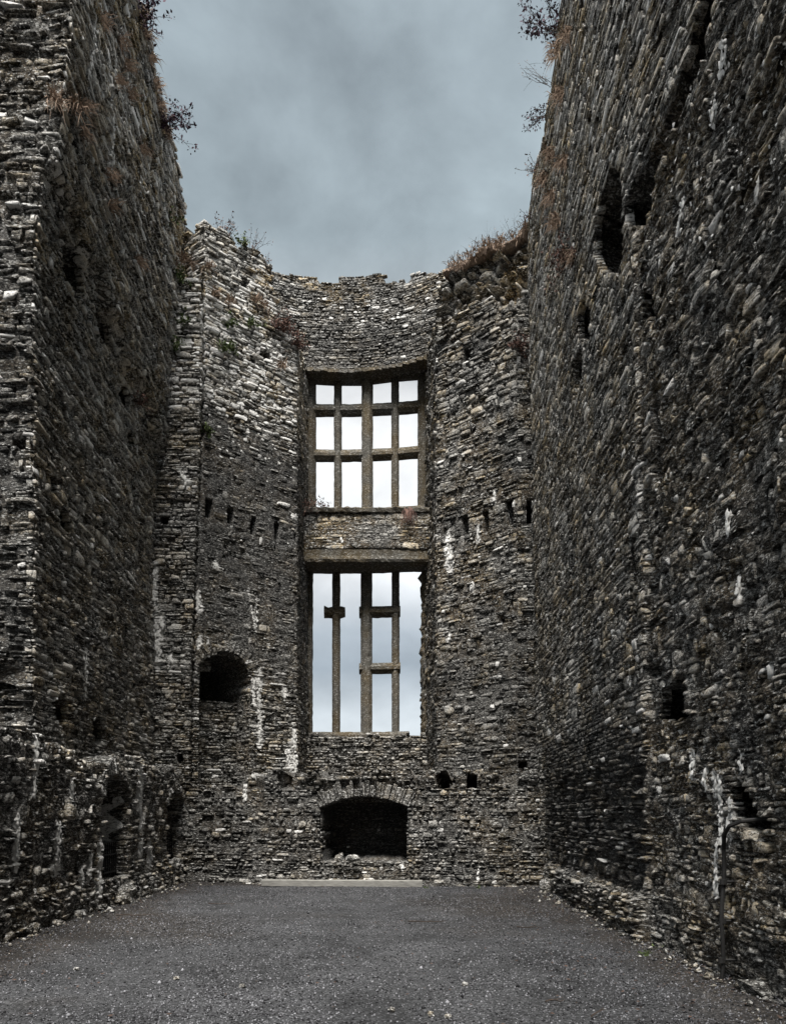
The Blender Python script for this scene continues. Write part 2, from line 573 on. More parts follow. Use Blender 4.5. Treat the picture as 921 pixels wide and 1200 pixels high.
    def streak_px(self, pa, pb, w=4, amount=0.9):
        """a lime run from pixel a down to pixel b, w photo pixels wide"""
        n = max(2, int(abs(pb[1] - pa[1]) / (w * 1.2)))
        A, B = self.pix(*pa), self.pix(*pb)
        du = abs(self.pix(pa[0] + w, pa[1])[0] - A[0])
        dv = abs(self.pix(pa[0], pa[1] + w * 1.7)[1] - A[1])
        self.runs.append((A[0], A[1], B[0], B[1], du * 0.8, int((14 + abs(pb[1] - pa[1]) * 1.1) * (0.5 + w / 6) * amount)))
        for i in range(n + 1):
            t = i / n
            self.stains.append((A[0] + (B[0] - A[0]) * t, A[1] + (B[1] - A[1]) * t, du * (0.65 + 0.8 * random.random()), dv * 1.5,
                                min(1.0, amount * 1.1) * (0.8 + 0.3 * random.random())))

    def spots_px(self, box, n, size=(0.02, 0.055), flat=0.7):
        """scattered pale lichen spots inside a pixel box"""
        q = [self.pix(box[0], box[1]), self.pix(box[2], box[1]), self.pix(box[0], box[3]), self.pix(box[2], box[3])]
        for i in range(n):
            a, b = random.random(), random.random()
            u = (1 - b) * ((1 - a) * q[0][0] + a * q[1][0]) + b * ((1 - a) * q[2][0] + a * q[3][0])
            v = (1 - b) * ((1 - a) * q[0][1] + a * q[1][1]) + b * ((1 - a) * q[2][1] + a * q[3][1])
            self.spots.append((u, v, size[0] + (size[1] - size[0]) * random.random() ** 2, flat))

    def flakes(self):
        """thin raised flakes for the lime runs and lichen spots"""
        c = []
        for (ua, va, ub, vb, hw_, n) in self.runs:
            for i in range(n):
                t = random.random()
                k = 0.35 + 0.65 * abs(math.sin(7.3 * t + ua * 5))
                c.append((ua + (ub - ua) * t + random.gauss(0, 0.55) * hw_ * k, va + (vb - va) * t + random.gauss(0, 0.02), 0.010 + 0.028 * random.random() ** 1.5, 1.5))
        c += [(u + random.gauss(0, 0.005), v, r, f) for (u, v, r, f) in self.spots]
        if not c:
            return None
        c = np.array(c)
        c = c[(c[:, 0] > 0.02) & (c[:, 0] < self.L - 0.02) & (c[:, 1] < self.top(c[:, 0]) - 0.05)]
        c = c[self.depth_at(c[:, 0], c[:, 1]) < 0.01]
        n = len(c)
        a = np.arange(7) / 7 * 2 * math.pi + rng.random((n, 1)) * 6
        r = c[:, 2:3] * (0.55 + 0.75 * rng.random((n, 7)))
        U = np.concatenate([c[:, :1], c[:, :1] + r * np.cos(a)], 1)
        V = np.concatenate([c[:, 1:2], c[:, 1:2] + r * np.sin(a) * c[:, 3:4]], 1)
        o = 0.020 + 0.012 * rng.normal(size=(n, 1)) + np.concatenate([np.zeros((n, 1)), -0.012 + 0.006 * rng.normal(size=(n, 7))], 1)
        P = self.pos(np.clip(U, 0, self.L - 1e-5), V, o)
        f = np.array([(0, k + 1, (k + 1) % 7 + 1) for k in range(7)])
        return P.reshape(-1, 3), (f[None] + 8 * np.arange(n)[:, None, None]).reshape(-1, 3)

    # core ----------------------------------------------------------------
    def core(self, step=0.085):
        us = [0.0]
        for i in range(len(self.sl)):
            k = max(1, int(round(self.sl[i] / step)))
            us += list(self.cu[i] + self.sl[i] * np.arange(1, k + 1) / k)
        for h in self.holes:
            if h['kind'] == 'rect':
                us += [x for x in (h['u0'] - .006, h['u0'] + .006, h['u1'] - .006, h['u1'] + .006) if 0 < x < self.L]
        us = np.unique(np.array(us))
        us[-1] = self.L - 1e-6
        tops = self.top(us) - 0.04
        ny = max(2, int((tops.max() - self.z0) / step))
        t = np.linspace(0, 1, ny)
        U = np.repeat(us[None], ny, 0)
        V = self.z0 + t[:, None] * (tops - self.z0)[None]
        d = self.depth_at(U, V)
        rb = self.rough(U, V)
        off = -self.inset(U, V) - d + rb * (0.6 * fbm(U * 6, V * 8, 0, 11) + 0.9 * _hash(np.floor(U * 7 + 0.4 * vnoise(U * 3, V * 3, 0, 1)), np.floor(V * 13), 0 * U, 19))
        Uk = np.clip(U + self.skew * (d > 0.4) * np.minimum(d / 1.6, 1), 0, self.L - 1e-6)     # hollows shaped wider behind the face so they turn dark
        Pf = self.pos(Uk, V, off)
        nx = len(us)
        idx = np.arange(ny * nx).reshape(ny, nx)
        fs = [np.stack([idx[:-1, :-1], idx[:-1, 1:], idx[1:, 1:], idx[1:, :-1]], -1).reshape(-1, 4)]
        k = ny * nx
        # back: only its top and bottom rows; ends: a column of their own
        Ub, Vb = U[[0, -1]].copy(), V[[0, -1]]
        if not self.smooth:           # draw the back in at outward corners so that it stays inside the wall
            for i in range(len(self.sl)):
                lo_, hi_ = self.cu[i], self.cu[i + 1]
                cvx = lambda a, b: self.t[a][0] * self.t[b][1] - self.t[a][1] * self.t[b][0] > 0.05
                a_ = lo_ + self.thick * 1.1 if i > 0 and cvx(i - 1, i) else lo_
                b_ = hi_ - self.thick * 1.1 if i < len(self.sl) - 1 and cvx(i, i + 1) else hi_ - 1e-6
                if a_ > b_: a_ = b_ = (lo_ + hi_) / 2
                m_ = (us >= lo_ - 1e-9) & (us < hi_ - 1e-9) if i < len(self.sl) - 1 else (us >= lo_ - 1e-9)
                Ub[:, m_] = np.clip(Ub[:, m_], a_, b_)
        Pb = self.pos(Ub, Vb, np.full(Ub.shape, -self.thick))
        b0, b1 = k + np.arange(nx), k + nx + np.arange(nx)
        Pe = [self.pos(U[:, c], V[:, c], np.full(ny, -self.thick)) for c in (0, -1)]
        e0, e1 = k + 2 * nx + np.arange(ny), k + 2 * nx + ny + np.arange(ny)
        for a, c in ((b0[::-1], b1[::-1]), (idx[0], b0), (idx[-1][::-1], b1[::-1]), (idx[:, -1], e1), (idx[::-1, 0], e0[::-1])):
            fs.append(np.stack([a[1:], a[:-1], c[:-1], c[1:]], -1))
        Vv = np.concatenate([Pf.reshape(-1, 3), Pb.reshape(-1, 3)] + Pe)
        ti = np.zeros((len(Vv), 4))
        ti[:, 0] = 0.42
        ti[:k, 1] = (self.tint_at(U, V) * 0.85 * (d < 0.01)).ravel()
        ti[:k, 2] = np.clip(self.damp(U, V), 0, 1).ravel()
        ti[:k, 3] = self.och(U, V).ravel()
        return Vv, np.concatenate(fs), ti

    # stones --------------------------------------------------------------
    def lay(self):
        rows = []
        v = self.z0
        tg_ = self.top(np.linspace(0, self.L - 1e-6, 2000)).tolist()
        zmax = float(self.top(np.linspace(0, self.L - 1e-6, 200)).max())
        r = random.random
        s = self.s
        while v < zmax:
            h = s['h'][0] + (s['h'][1] - s['h'][0]) * r() ** 1.4
            if r() < 0.09: h *= 1.75
            vm = v + h / 2
            br = []
            for H in self.holes:
                sp = self.span(H, vm)
                if sp and sp[1] - sp[0] > 0.02:
                    br.append((sp[0], sp[1], H))
            br.sort(key=lambda x: x[0])
            ivs = []
            c = 0.0
            for a, b, H in br:
                if a > c: ivs.append((c, a, 0.0))
                if H['lined']: ivs.append((max(a, c), b, -H['depth']))
                c = max(c, b)
            if c < self.L: ivs.append((c, self.L, 0.0))
            for a, b, dep in ivs:
                cuts = [a] + [x for x in self.cu[1:-1] if a < x < b and not self.smooth] + [b]
                for a2, b2 in zip(cuts[:-1], cuts[1:]):
                    u = a2
                    while u < b2 - 0.03:
                        st = s
                        if self.style_at:
                            st = dict(s); st.update(self.style_at(u, vm) or {})
                        w = st['w'][0] + (st['w'][1] - st['w'][0]) * r() ** 1.6
                        if b2 - (u + w) < st['w'][0] * 0.7: w = b2 - u
                        tv = tg_[min(1999, int((u + w / 2) / self.L * 2000))]
                        if vm < tv and r() > st['miss']:
                            if h > 0.09 and r() < 0.22:
                                k = 0.35 + 0.3 * r()
                                rows.append((u, u + w, v, v + h * k, dep, st)); rows.append((u, u + w, v + h * k, v + h, dep, st))
                            else:
                                rows.append((u, u + w, v, v + h, dep, st))
                        u += w
            v += h
        return rows

    def stones(self):
        rows = self.lay()
        n = len(rows)
        A = np.array([x[:5] for x in rows])
        sty = lambda k: np.array([x[5][k] for x in rows])
        gap, proud, jit, rnd, dep = sty('gap'), sty('proud'), sty('jit'), sty('rnd'), sty('depth')
        u0, u1, v0, v1, off = A.T
        w, h = u1 - u0, v1 - v0
        sg = np.array([0, .07, .5, .93, 1.0])
        tg = np.array([0, .15, .85, 1.0])
        S, T = np.meshgrid(sg, tg)          # (4,5)
        S, T = S[None], T[None]
        rn = lambda *sh: rng.normal(size=(n,) + sh)
        e = lambda x: x[:, None, None]
        cu_, cv_ = rn(4) * e(jit)[:, :, 0] * np.minimum(w, 0.3)[:, None] * 0.5, rn(4) * e(jit)[:, :, 0] * h[:, None]
        bl = lambda c: (e(c[:, 0]) * (1 - S) * (1 - T) + e(c[:, 1]) * S * (1 - T) + e(c[:, 2]) * (1 - S) * T + e(c[:, 3]) * S * T)
        g2 = e(np.minimum(gap, h * 0.12))
        U = e(u0) + g2 + S * (e(w) - 2 * g2) - bl(np.abs(cu_)) * (2 * S - 1)
        V = e(v0) + g2 + T * (e(h) - 2 * g2) + bl(cv_) * 0.55 - np.abs(bl(cv_)) * (2 * T - 1) * 0.45
        # ragged outline
        edge_s = ((S < .01) | (S > .99)); edge_t = ((T < .01) | (T > .99))
        corner = edge_s & edge_t
        U = U - np.where(corner, (2 * S - 1) * np.abs(rn(4, 5)) * 0.09 * np.minimum(e(w), 0.25), 0)
        V = V - np.where(corner, (2 * T - 1) * np.abs(rn(4, 5)) * 0.10 * e(h), 0)
        V = V + np.where(edge_t & ~corner, 0.07, 0.04) * e(h) * rn(4, 5)
        U = U + 0.02 * np.minimum(e(w), 0.3) * rn(4, 5)
        edge = (edge_s | edge_t) * 1.0
        O = (e(off) + e(proud * rng.normal(size=n)) + e(proud * rng.normal(size=n) * 0.8) * (S - .5) + e(proud * rng.normal(size=n)) * (T - .5)
             - edge * e(rnd) * (0.6 + 0.8 * rng.random((n, 4, 5))) - corner * e(rnd) * 0.4 + e(rnd) * 0.5 * rn(4, 5))
        # slow wander of the beds
        V = V + 0.035 * fbm(U * 0.8, V * 0.5, 3.0, 21)
        U = np.clip(U, 0.0, self.L - 1e-5)
        # keep stones on one side of plan corners
        if not self.smooth:
            um = (u0 + u1) / 2
            i = np.clip(np.searchsorted(self.cu, um, side='right') - 1, 0, len(self.sl) - 1)
            U = np.clip(U, e(self.cu[i]) + 1e-4, e(self.cu[i + 1]) - 1e-4)
        P = self.pos(U, V, O)                                   # n,4,5,3
        ring = [(0, k) for k in range(5)] + [(k, 4) for k in (1, 2)] + [(3, k) for k in range(4, -1, -1)] + [(k, 0) for k in (2, 1)]
        ri = np.array([a * 5 + b for a, b in ring])
        Ur, Vr, Or = (X.reshape(n, 20)[:, ri] for X in (np.broadcast_to(U, (n, 4, 5)), V, O))
        Pb = self.pos(Ur, Vr, np.broadcast_to((off - dep)[:, None], Ur.shape))
        Pa = np.concatenate([P.reshape(n, 20, 3), Pb], 1)       # n,34,3
        f = []
        for a in range(3):
            for b in range(4):
                k = a * 5 + b
                f.append((k, k + 1, k + 6, k + 5))
        m = len(ri)
        for k in range(m):
            k2 = (k + 1) % m
            f.append((ri[k2], ri[k], 20 + k, 20 + k2))
        f = np.array(f)
        uc, vc = (u0 + u1) / 2, (v0 + v1) / 2
        ti = np.zeros((n, 34, 4))
        tone = self.tone(uc, vc) + 0.20 * rng.normal(size=n) + 0.16 * fbm(uc * 0.7, vc * 0.3, 0, 66) + 0.08 * fbm(uc * 2.2, vc * 1.6, 0, 67)
        ti[..., 0] = tone[:, None]
        lp = self.limep(uc, vc)
        ls = np.where(rng.random(n) < lp, 0.45 + 0.45 * rng.random(n), 0.0)
        Ua = np.concatenate([np.broadcast_to(U, (n, 4, 5)).reshape(n, 20), Ur], 1)
        Va = np.concatenate([V.reshape(n, 20), Vr], 1)
        ti[..., 1] = np.maximum(ls[:, None], self.tint_at(Ua, Va))
        ti[..., 2] = np.clip(self.damp(Ua, Va), 0, 1)
        ti[..., 3] = (self.och(uc, vc) * (0.4 + 0.9 * rng.random(n)))[:, None]
        return Pa, f, ti


def project(P):
    Y = np.maximum(P[..., 1], 0.1)
    return VX + P[..., 0] / Y * F, VY - (P[..., 2] - EYE) / Y * F


def jamb(panel, u, depth, z0, z1, far=True, damp=0.15, tone=0.42):
    """the stone-faced side of an opening; far: the side at the larger u"""
    P = panel.pos(np.array([u]), np.array([z0]), np.array([0.0]))[0][:2]
    i = int(np.clip(np.searchsorted(panel.cu, u, side='right') - 1, 0, len(panel.sl) - 1))
    n = panel.n[i]
    a, b = P - n * depth, P - n * 0.02
    q = Panel([a, b] if far else [b, a], z0, z1, 0.12, style=dict(h=(0.05, 0.13), w=(0.12, 0.4), proud=0.014, jit=0.18, gap=0.005, rnd=0.01, miss=0.0, depth=0.08))
    q.damp = lambda u, v: damp + 0 * u
    q.tone = lambda u, v: tone + 0 * u
    return q


def build_wall(name, panels, label, cat, base, mat=M_STONE, core_mat=M_CORE, keep=300, group=None, core_step=0.085):
    """one wall: its core is the thing; the stones that show largest are parts, the rest are joined"""
    base = np.array(base, float)
    root = None
    for p in panels:
        V, fq, tq = p.core(core_step)
        if root is None:
            root = link(name, mesh_from(name, V - base, fq, tq, core_mat), None, tuple(base))
        else:
            link('wall_core', mesh_from('wall_core', V - base, fq, tq, core_mat), root)
    tag(root, label, cat, group, 'thing')
    for p in panels:
        fl = p.flakes()
        if fl is not None and len(fl[0]):
            tag(link('lime_crust', mesh_from('lime_crust', fl[0] - base, fl[1], None, M_LIME), root), kind='stuff')
    SP, ST = [], []
    for p in panels:
        P, f, t = p.stones()
        SP.append(P); ST.append(t)
    P, t = np.concatenate(SP), np.concatenate(ST)
    x, y = project(P[:, :20])
    inn = (x.min(1) < 1150) & (x.max(1) > -230) & (y.min(1) < 1420) & (y.max(1) > -260)     # well outside the picture: left bare
    P, t, x, y = P[inn], t[inn], x[inn], y[inn]
    n = len(P)
    wpx, hpx = x.max(1) - x.min(1), y.max(1) - y.min(1)
    cx, cy = x.mean(1), y.mean(1)
    vis = (cx > 2) & (cx < 918) & (cy > 2) & (cy < 1196)
    # true drawn area by shoelace on the four corners
    qx, qy = x[:, [0, 4, 19, 15]], y[:, [0, 4, 19, 15]]
    area = 0.5 * np.abs((qx * np.roll(qy, -1, 1) - np.roll(qx, -1, 1) * qy).sum(1)) * vis
    order = np.argsort(-area)
    ones = order[:keep]
    ones = ones[area[ones] > 0]
    rest = np.setdiff1d(np.arange(n), ones)
    for i in ones:
        c = P[i, :20].mean(0)
        me = mesh_from('stone', P[i] - c, f, t[i], mat)
        link('stone', me, root, tuple(c - base))
    if len(rest):
        Fr = (f[None] + 34 * np.arange(len(rest))[:, None, None]).reshape(-1, 4)
        r = link('rubble', mesh_from('rubble', P[rest].reshape(-1, 3) - base, Fr, t[rest].reshape(-1, 4), mat), root)
        tag(r, kind='stuff')
    return root


def wedge(panel, c_u, c_z, r0, r1, a0, a1_, o0, o1, jit=0.02):
    """an arch stone between two radii and two angles on a wall face"""
    uv = []
    for a, r in ((a0, r0), ((a0 + a1_) / 2, r0), (a1_, r0), (a1_, r1), ((a0 + a1_) / 2, r1), (a0, r1)):
        r = r + random.uniform(-jit, jit) * (1 if r == r1 else 0.4)
        uv.append((c_u + r * math.sin(a), c_z + r * math.cos(a)))
    U = np.array([p[0] for p in uv]); Z = np.array([p[1] for p in uv])
    cu, cz = U.mean(), Z.mean()
    rings = [panel.pos(U, Z, np.full(6, o1)), panel.pos(U, Z, np.full(6, o0 - 0.018)),
             panel.pos(cu + (U - cu) * 0.80, cz + (Z - cz) * 0.90, o0 + 0.012 * rng.normal(size=6))]
    V = np.concatenate(rings)
    Fc = []
    for k in range(6):
        k2 = (k + 1) % 6
        Fc += [(k, k2, 6 + k2, 6 + k), (6 + k, 6 + k2, 12 + k2, 12 + k)]
    Fc += [(12, 13, 16, 17), (13, 14, 15, 16)]
    return V, Fc


def voussoirs(panel, root, c_u, c_z, r0, r1, amax, n, depth=0.45, amin=None, lime=0.1, mat=M_STONE, proud=0.03):
    cuts = np.linspace(-amax if amin is None else amin, amax, n + 1)
    cuts[1:-1] += rng.normal(size=n - 1) * (cuts[1] - cuts[0]) * 0.24
    base = np.array(root.location)
    for i in range(n):
        g_ = (cuts[i + 1] - cuts[i]) * 0.06
        V, Fc = wedge(panel, c_u, c_z, r0, r1 + random.uniform(-0.20, 0.05), cuts[i] + g_, cuts[i + 1] - g_, proud + random.uniform(-0.02, 0.03), -depth)
        c = V.mean(0)
        t = np.zeros((len(V), 4)); t[:, 0] = 0.36 + 0.14 * random.gauss(0, 1); t[:, 1] = 0.5 if random.random() < lime else 0.05; t[:, 2] = 0.35; t[:, 3] = 0.7
        mb = MB(); mb.add(V - c, Fc)
        o = mb.build('arch_stone', mat, root, tint=t)
        o.location = tuple(c - base)


def topline(pts, rough=0.12, seed=3, block=0.45):
    """a broken wall top: straight runs between (u, z) points with stone-sized steps"""
    pts = sorted(pts)
    xs, zs = np.array([p[0] for p in pts]), np.array([p[1] for p in pts])
    def f(u):
        u = np.asarray(u, float)
        return np.interp(u, xs, zs) + rough * _hash(np.floor(u / block), 0 * u, 0 * u, seed) + 0.4 * rough * _hash(np.floor(u / (block * 0.37)), 0 * u + 1, 0 * u, seed)
    return f


def tops_px(panel_pts, pix, warp=None):
    q = Panel(panel_pts, 0, 20, warp=warp)
    return [q.pix(*p) for p in pix]


RUB = dict(h=(0.05, 0.15), w=(0.08, 0.34), proud=0.030, jit=0.26, gap=0.010, rnd=0.022, miss=0.08)
COURSED = dict(h=(0.04, 0.115), w=(0.09, 0.44), proud=0.018, jit=0.17, gap=0.004, rnd=0.008, miss=0.015)

# ================================================================== GROUND
gs = 2.0
gx = np.concatenate([[-900, -200, -60, -20], np.arange(-8, 8.01, 0.2), [20, 60, 200, 900]])
gy = np.concatenate([[-900, -200, -60, -20, -5], np.arange(0, 19.01, 0.2), [24, 40, 90, 250, 900]])
GX, GY = np.meshgrid(gx, gy)
near = (np.abs(GX) < 8.1) & (GY > -0.1) & (GY < 19.1)
edge = np.minimum(np.abs(GX + 4.6), np.abs(GX - 3.45))
edge = np.minimum(edge, np.abs(18 - GY))
GZ = np.where(near, 0.025 * fbm(GX * 0.7, GY * 0.7, 0, 90) + 0.05 * (1 - sstep(0.0, 0.6, edge)) * (GX > -4.6) * (GX < 3.4), -0.02)
nyg, nxg = GX.shape
idx = np.arange(nyg * nxg).reshape(nyg, nxg)
gf = np.stack([idx[:-1, :-1], idx[:-1, 1:], idx[1:, 1:], idx[1:, :-1]], -1).reshape(-1, 4)
gt = np.zeros((GX.size, 4))
litter = 0.55 * (1 - sstep(0.1, 1.3, edge)) + 0.50 * np.exp(-((GX - 2.0) / 1.2) ** 2 - ((GY - 13.5) / 2.5) ** 2) + 0.40 * np.exp(-((GX + 3.2) / 1.3) ** 2 - ((GY - 11) / 2) ** 2)
gt[:, 1] = (litter + 0.12 * fbm(GX, GY, 0, 44)).ravel()
ground = link('ground', mesh_from('ground', np.stack([GX, GY, GZ], -1).reshape(-1, 3), gf, gt, M_GROUND, True))
tag(ground, kind='structure')


def ground_z(x, y):
    e = np.minimum(np.minimum(np.abs(x + 4.6), np.abs(x - 3.45)), np.abs(18 - y))
    return 0.025 * fbm(x * 0.7, y * 0.7, 0, 90) + 0.05 * (1 - sstep(0.0, 0.6, e)) * (x > -4.6) * (x < 3.4)


# loose gravel lying on it
NP = 80000
yy = 4.6 + 13.2 * rng.random(NP * 2) ** 1.7
xx = -4.6 + 8.1 * rng.random(NP * 2)
ok = np.abs(xx / yy) < 0.62
xx, yy = xx[ok], yy[ok]
keep_ = fbm(xx * 0.8, yy * 0.8, 0, 101) + 0.45 * rng.normal(size=len(xx)) > -0.25      # thinner where the floor is worn
xx, yy = xx[keep_][:NP], yy[keep_][:NP]
NP = len(xx)
rad = 0.0045 + 0.009 * rng.random(NP) ** 2.2 + 0.014 * (rng.random(NP) < 0.004)
octv = np.array([(1, 0, 0), (0, 1, 0), (-1, 0, 0), (0, -1, 0), (0, 0, .8), (0, 0, -.5)], float)
octf = np.array([(0, 1, 4), (1, 2, 4), (2, 3, 4), (3, 0, 4), (1, 0, 5), (2, 1, 5), (3, 2, 5), (0, 3, 5)])
ang = rng.random(NP) * 6.283
v = octv[None] * (rad[:, None, None] * (0.6 + 0.8 * rng.random((NP, 6, 1))))
ca, sa = np.cos(ang)[:, None], np.sin(ang)[:, None]
v = np.stack([v[..., 0] * ca - v[..., 1] * sa, v[..., 0] * sa + v[..., 1] * ca, v[..., 2]], -1)
v += np.stack([xx, yy, ground_z(xx, yy) + rad * 0.25], -1)[:, None]
pf = (octf[None] + 6 * np.arange(NP)[:, None, None]).reshape(-1, 3)
pt = np.zeros((NP, 6, 4)); pt[..., 0] = (0.05 + 0.6 * rng.random(NP) ** 1.5 + 0.6 * (rng.random(NP) < 0.07))[:, None]
gravel = link('gravel', mesh_from('gravel', v.reshape(-1, 3), pf, pt.reshape(-1, 4), M_PEBBLE))
tag(gravel, 'loose grey gravel spread over the floor of the ruined hall', 'gravel', kind='stuff')

ND = 520
dy = 5.5 + 12.2 * rng.random(ND)
sd_ = rng.random(ND)
dx = np.where(sd_ < 0.45, -4.56 + np.abs(rng.normal(size=ND)) * 0.16, np.where(sd_ < 0.85, 3.28 - np.abs(rng.normal(size=ND)) * 0.16, -4.4 + 7.6 * rng.random(ND)))
dy = np.where(sd_ >= 0.85, 17.35 - np.abs(rng.normal(size=ND)) * 0.15 + (dx < 0) * 0.35, dy)
dr = 0.012 + 0.045 * rng.random(ND) ** 2.5
dv = octv[None] * (dr[:, None, None] * (0.6 + 0.8 * rng.random((ND, 6, 3))))
dv = dv + np.stack([dx, dy, ground_z(dx, dy) + dr * 0.3], -1)[:, None]
dt = np.zeros((ND, 6, 4)); dt[..., 0] = (0.25 + 0.4 * rng.random(ND))[:, None]; dt[..., 3] = 0.6
debris = link('fallen_stones', mesh_from('fallen_stones', dv.reshape(-1, 3), (octf[None] + 6 * np.arange(ND)[:, None, None]).reshape(-1, 3), dt.reshape(-1, 4), M_STONE))
tag(debris, 'small fallen stone chips scattered along the wall feet', 'stones', kind='stuff')

# ================================================================== LEFT SIDE WALL (upper)
lw_pts = [(-5.18, 11.45), (-5.38, 18.6)]


def lw_lean(v):
    return 0.62 * sstep(8.0, 18.5, v)


LEDGE_U = [(-1, 11.5), (0.6, 11.3), (2.2, 11.25), (3.8, 10.9), (6.3, 10.35), (9, 10.2)]


def lw_warp(u, v):
    u = np.asarray(u, float); v = np.asarray(v, float)
    e = np.interp(u, [p[0] for p in LEDGE_U], [p[1] for p in LEDGE_U]) + 0.25 * vnoise(u * 1.8, v * 0, seed=8)
    return lw_lean(v) + 0.20 * sstep(-0.12, 0.12, v - e) * (1 - sstep(13.5, 15.5, v)) + 0.07 * fbm(u * 0.5, v * 0.5, 0, 61)


lw_all = [(-8.6, 11.42), (-5.18, 11.42), (-5.38, 18.9)]
UA = 8.6 - 5.18


def lwall_warp(u, v):
    u = np.asarray(u, float); v = np.asarray(v, float)
    return np.where(u < UA, 0.07 * fbm(u * 0.7, v * 0.7, 0, 33) * sstep(0.0, 0.5, UA - u), lw_warp(np.maximum(u - UA, 0), v))


def lwall_disp(u, v):
    u = np.asarray(u, float); v = np.asarray(v, float)
    dx = np.where(u < UA, lw_warp(np.zeros_like(v), v) * np.clip(u / UA, 0, 1), 0.0)
    return np.stack([dx, 0 * dx], -1)


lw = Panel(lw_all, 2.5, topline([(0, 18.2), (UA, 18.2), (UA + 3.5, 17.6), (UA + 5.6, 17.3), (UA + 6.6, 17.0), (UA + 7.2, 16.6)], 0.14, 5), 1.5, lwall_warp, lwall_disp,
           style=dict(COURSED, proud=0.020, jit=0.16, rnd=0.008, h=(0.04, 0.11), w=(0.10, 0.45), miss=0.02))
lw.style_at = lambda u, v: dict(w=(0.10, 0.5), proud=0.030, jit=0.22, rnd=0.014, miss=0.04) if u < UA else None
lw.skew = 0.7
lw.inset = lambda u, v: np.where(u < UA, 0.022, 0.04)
lw.rough = lambda u, v: np.where(u < UA, 0.04, 0.03)
lw.damp = lambda u, v: (u < UA) * (0.34 + 0.3 * fbm(u * 0.8, v * 0.8, 0, 72)) + 0.16 * sstep(11, 3, v) + 0.22 * sstep(-0.1, 0.5, fbm(u * 0.9, v * 0.25, 0, 71)) * sstep(15, 11, v)  # first term: end face darkened in colour to offset the sun on it
lw.tone = lambda u, v: 0.64 + 0.08 * sstep(11.5, 14, v) - 0.33 * (u < UA)  # last term tones the sunlit end face down as well
lw.limep = lambda u, v: 0.035 + 0.12 * sstep(11, 15, v)
lw.och = lambda u, v: 0.75 + 0.5 * sstep(12, 16.5, v)
for (x0, y0, x1, y1, d) in ((74, 285, 100, 345, 0.9), (112, 355, 146, 415, 0.9), (142, 432, 162, 485, 0.8), (143, 168, 152, 182, 0.3), (60, 555, 68, 575, 0.9),
                            (70, 600, 84, 622, 0.9), (120, 610, 128, 628, 0.9), (152, 508, 158, 524, 0.9), (178, 175, 184, 205, 0.3),
                            (182, 265, 188, 290, 0.3), (110, 840, 122, 872, 0.9), (72, 270, 80, 292, 0.3), (65, 815, 80, 850, 0.3)):
    lw.hole_px(x0, y0, x1, y1, d + 0.2, kind='ell')
for a, b, w in (((100, 760), (100, 815), 3), ((72, 800), (72, 840), 2.5), ((160, 480), (160, 530), 1.5), ((126, 60), (130, 200), 2.0), ((112, 20), (104, 90), 1.6)):
    lw.streak_px(a, b, w, 0.55)

# end face of that wall towards the viewer
lw.hole_px(-40, 778, 32, 806, 0.6, kind='ell')
lw.hole_px(-60, 868, 10, 884, 0.5)
lw.hole_px(14, 515, 36, 521, 0.2)
lw.hole_px(15, 455, 30, 459, 0.2)
lw.spots_px((110, 30, 185, 200), 60, (0.015, 0.05), 0.5)
lw.spots_px((80, 200, 180, 330), 50, (0.015, 0.05), 0.5)
lw.spots_px((60, 430, 170, 800), 45, (0.01, 0.03), 0.6)
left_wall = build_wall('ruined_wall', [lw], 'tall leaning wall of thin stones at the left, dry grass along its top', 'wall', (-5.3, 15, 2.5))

# ================================================================== LOW LEFT WALL
ll_pts = [(-4.72, 5.5), (-4.64, 19.3)]
ll = Panel(ll_pts, -0.05, topline([(0, 2.95), (5, 2.75), (7.2, 2.5), (8.3, 2.75), (9.5, 2.7), (13, 2.6)], 0.10, 12, 0.5), 1.5,
           lambda u, v: 0.06 * fbm(u * 0.8, v * 0.8, 0, 35) + 0.12 * sstep(0.9, 0.0, v) - 0.05 * sstep(2.2, 2.8, v), style=RUB)
ll.inset = lambda u, v: 0.015 + 0 * u
ll.rough = lambda u, v: 0.038 + 0 * u
ll.damp = lambda u, v: 0.12 + 0.3 * fbm(u * 0.7, v * 0.7, 0, 73)
ll.tone = lambda u, v: 0.56 + 0 * u
ll.limep = lambda u, v: 0.03 + 0 * u
u0, _ = ll.pix(121, 960); u1, _ = ll.pix(151, 960)
ll.hole(u0, u1, 0.50, 2.32, 1.1, 'arch', spring=1.9)
OPEN1 = (u0, u1)
u0, _ = ll.pix(197, 960); u1, _ = ll.pix(214, 960)
ll.hole(u0, u1, 0.60, 2.18, 1.1, 'arch', spring=1.8)
OPEN2 = (u0, u1)
for a, b, w in (((43, 865), (40, 930), 3), ((85, 915), (84, 940), 2), ((68, 965), (66, 1020), 4), ((20, 955), (18, 1022), 3.5), ((107, 1005), (105, 1030), 3),
                ((118, 985), (117, 1050), 3), ((165, 900), (164, 945), 3), ((167, 960), (165, 1000), 3), ((176, 990), (176, 1010), 2.5), ((95, 1020), (95, 1035), 3)):
    ll.streak_px(a, b, w, 1.0)
ll.spots_px((10, 870, 200, 1030), 90, (0.008, 0.028), 1.2)
low_wall = build_wall('ledge_wall', [ll, jamb(ll, OPEN1[1], 1.0, 0.5, 1.95), jamb(ll, OPEN2[1], 1.0, 0.6, 1.85)], 'low projecting rubble wall along the left with two dark openings and lime runs', 'wall', (-4.7, 12, 0))
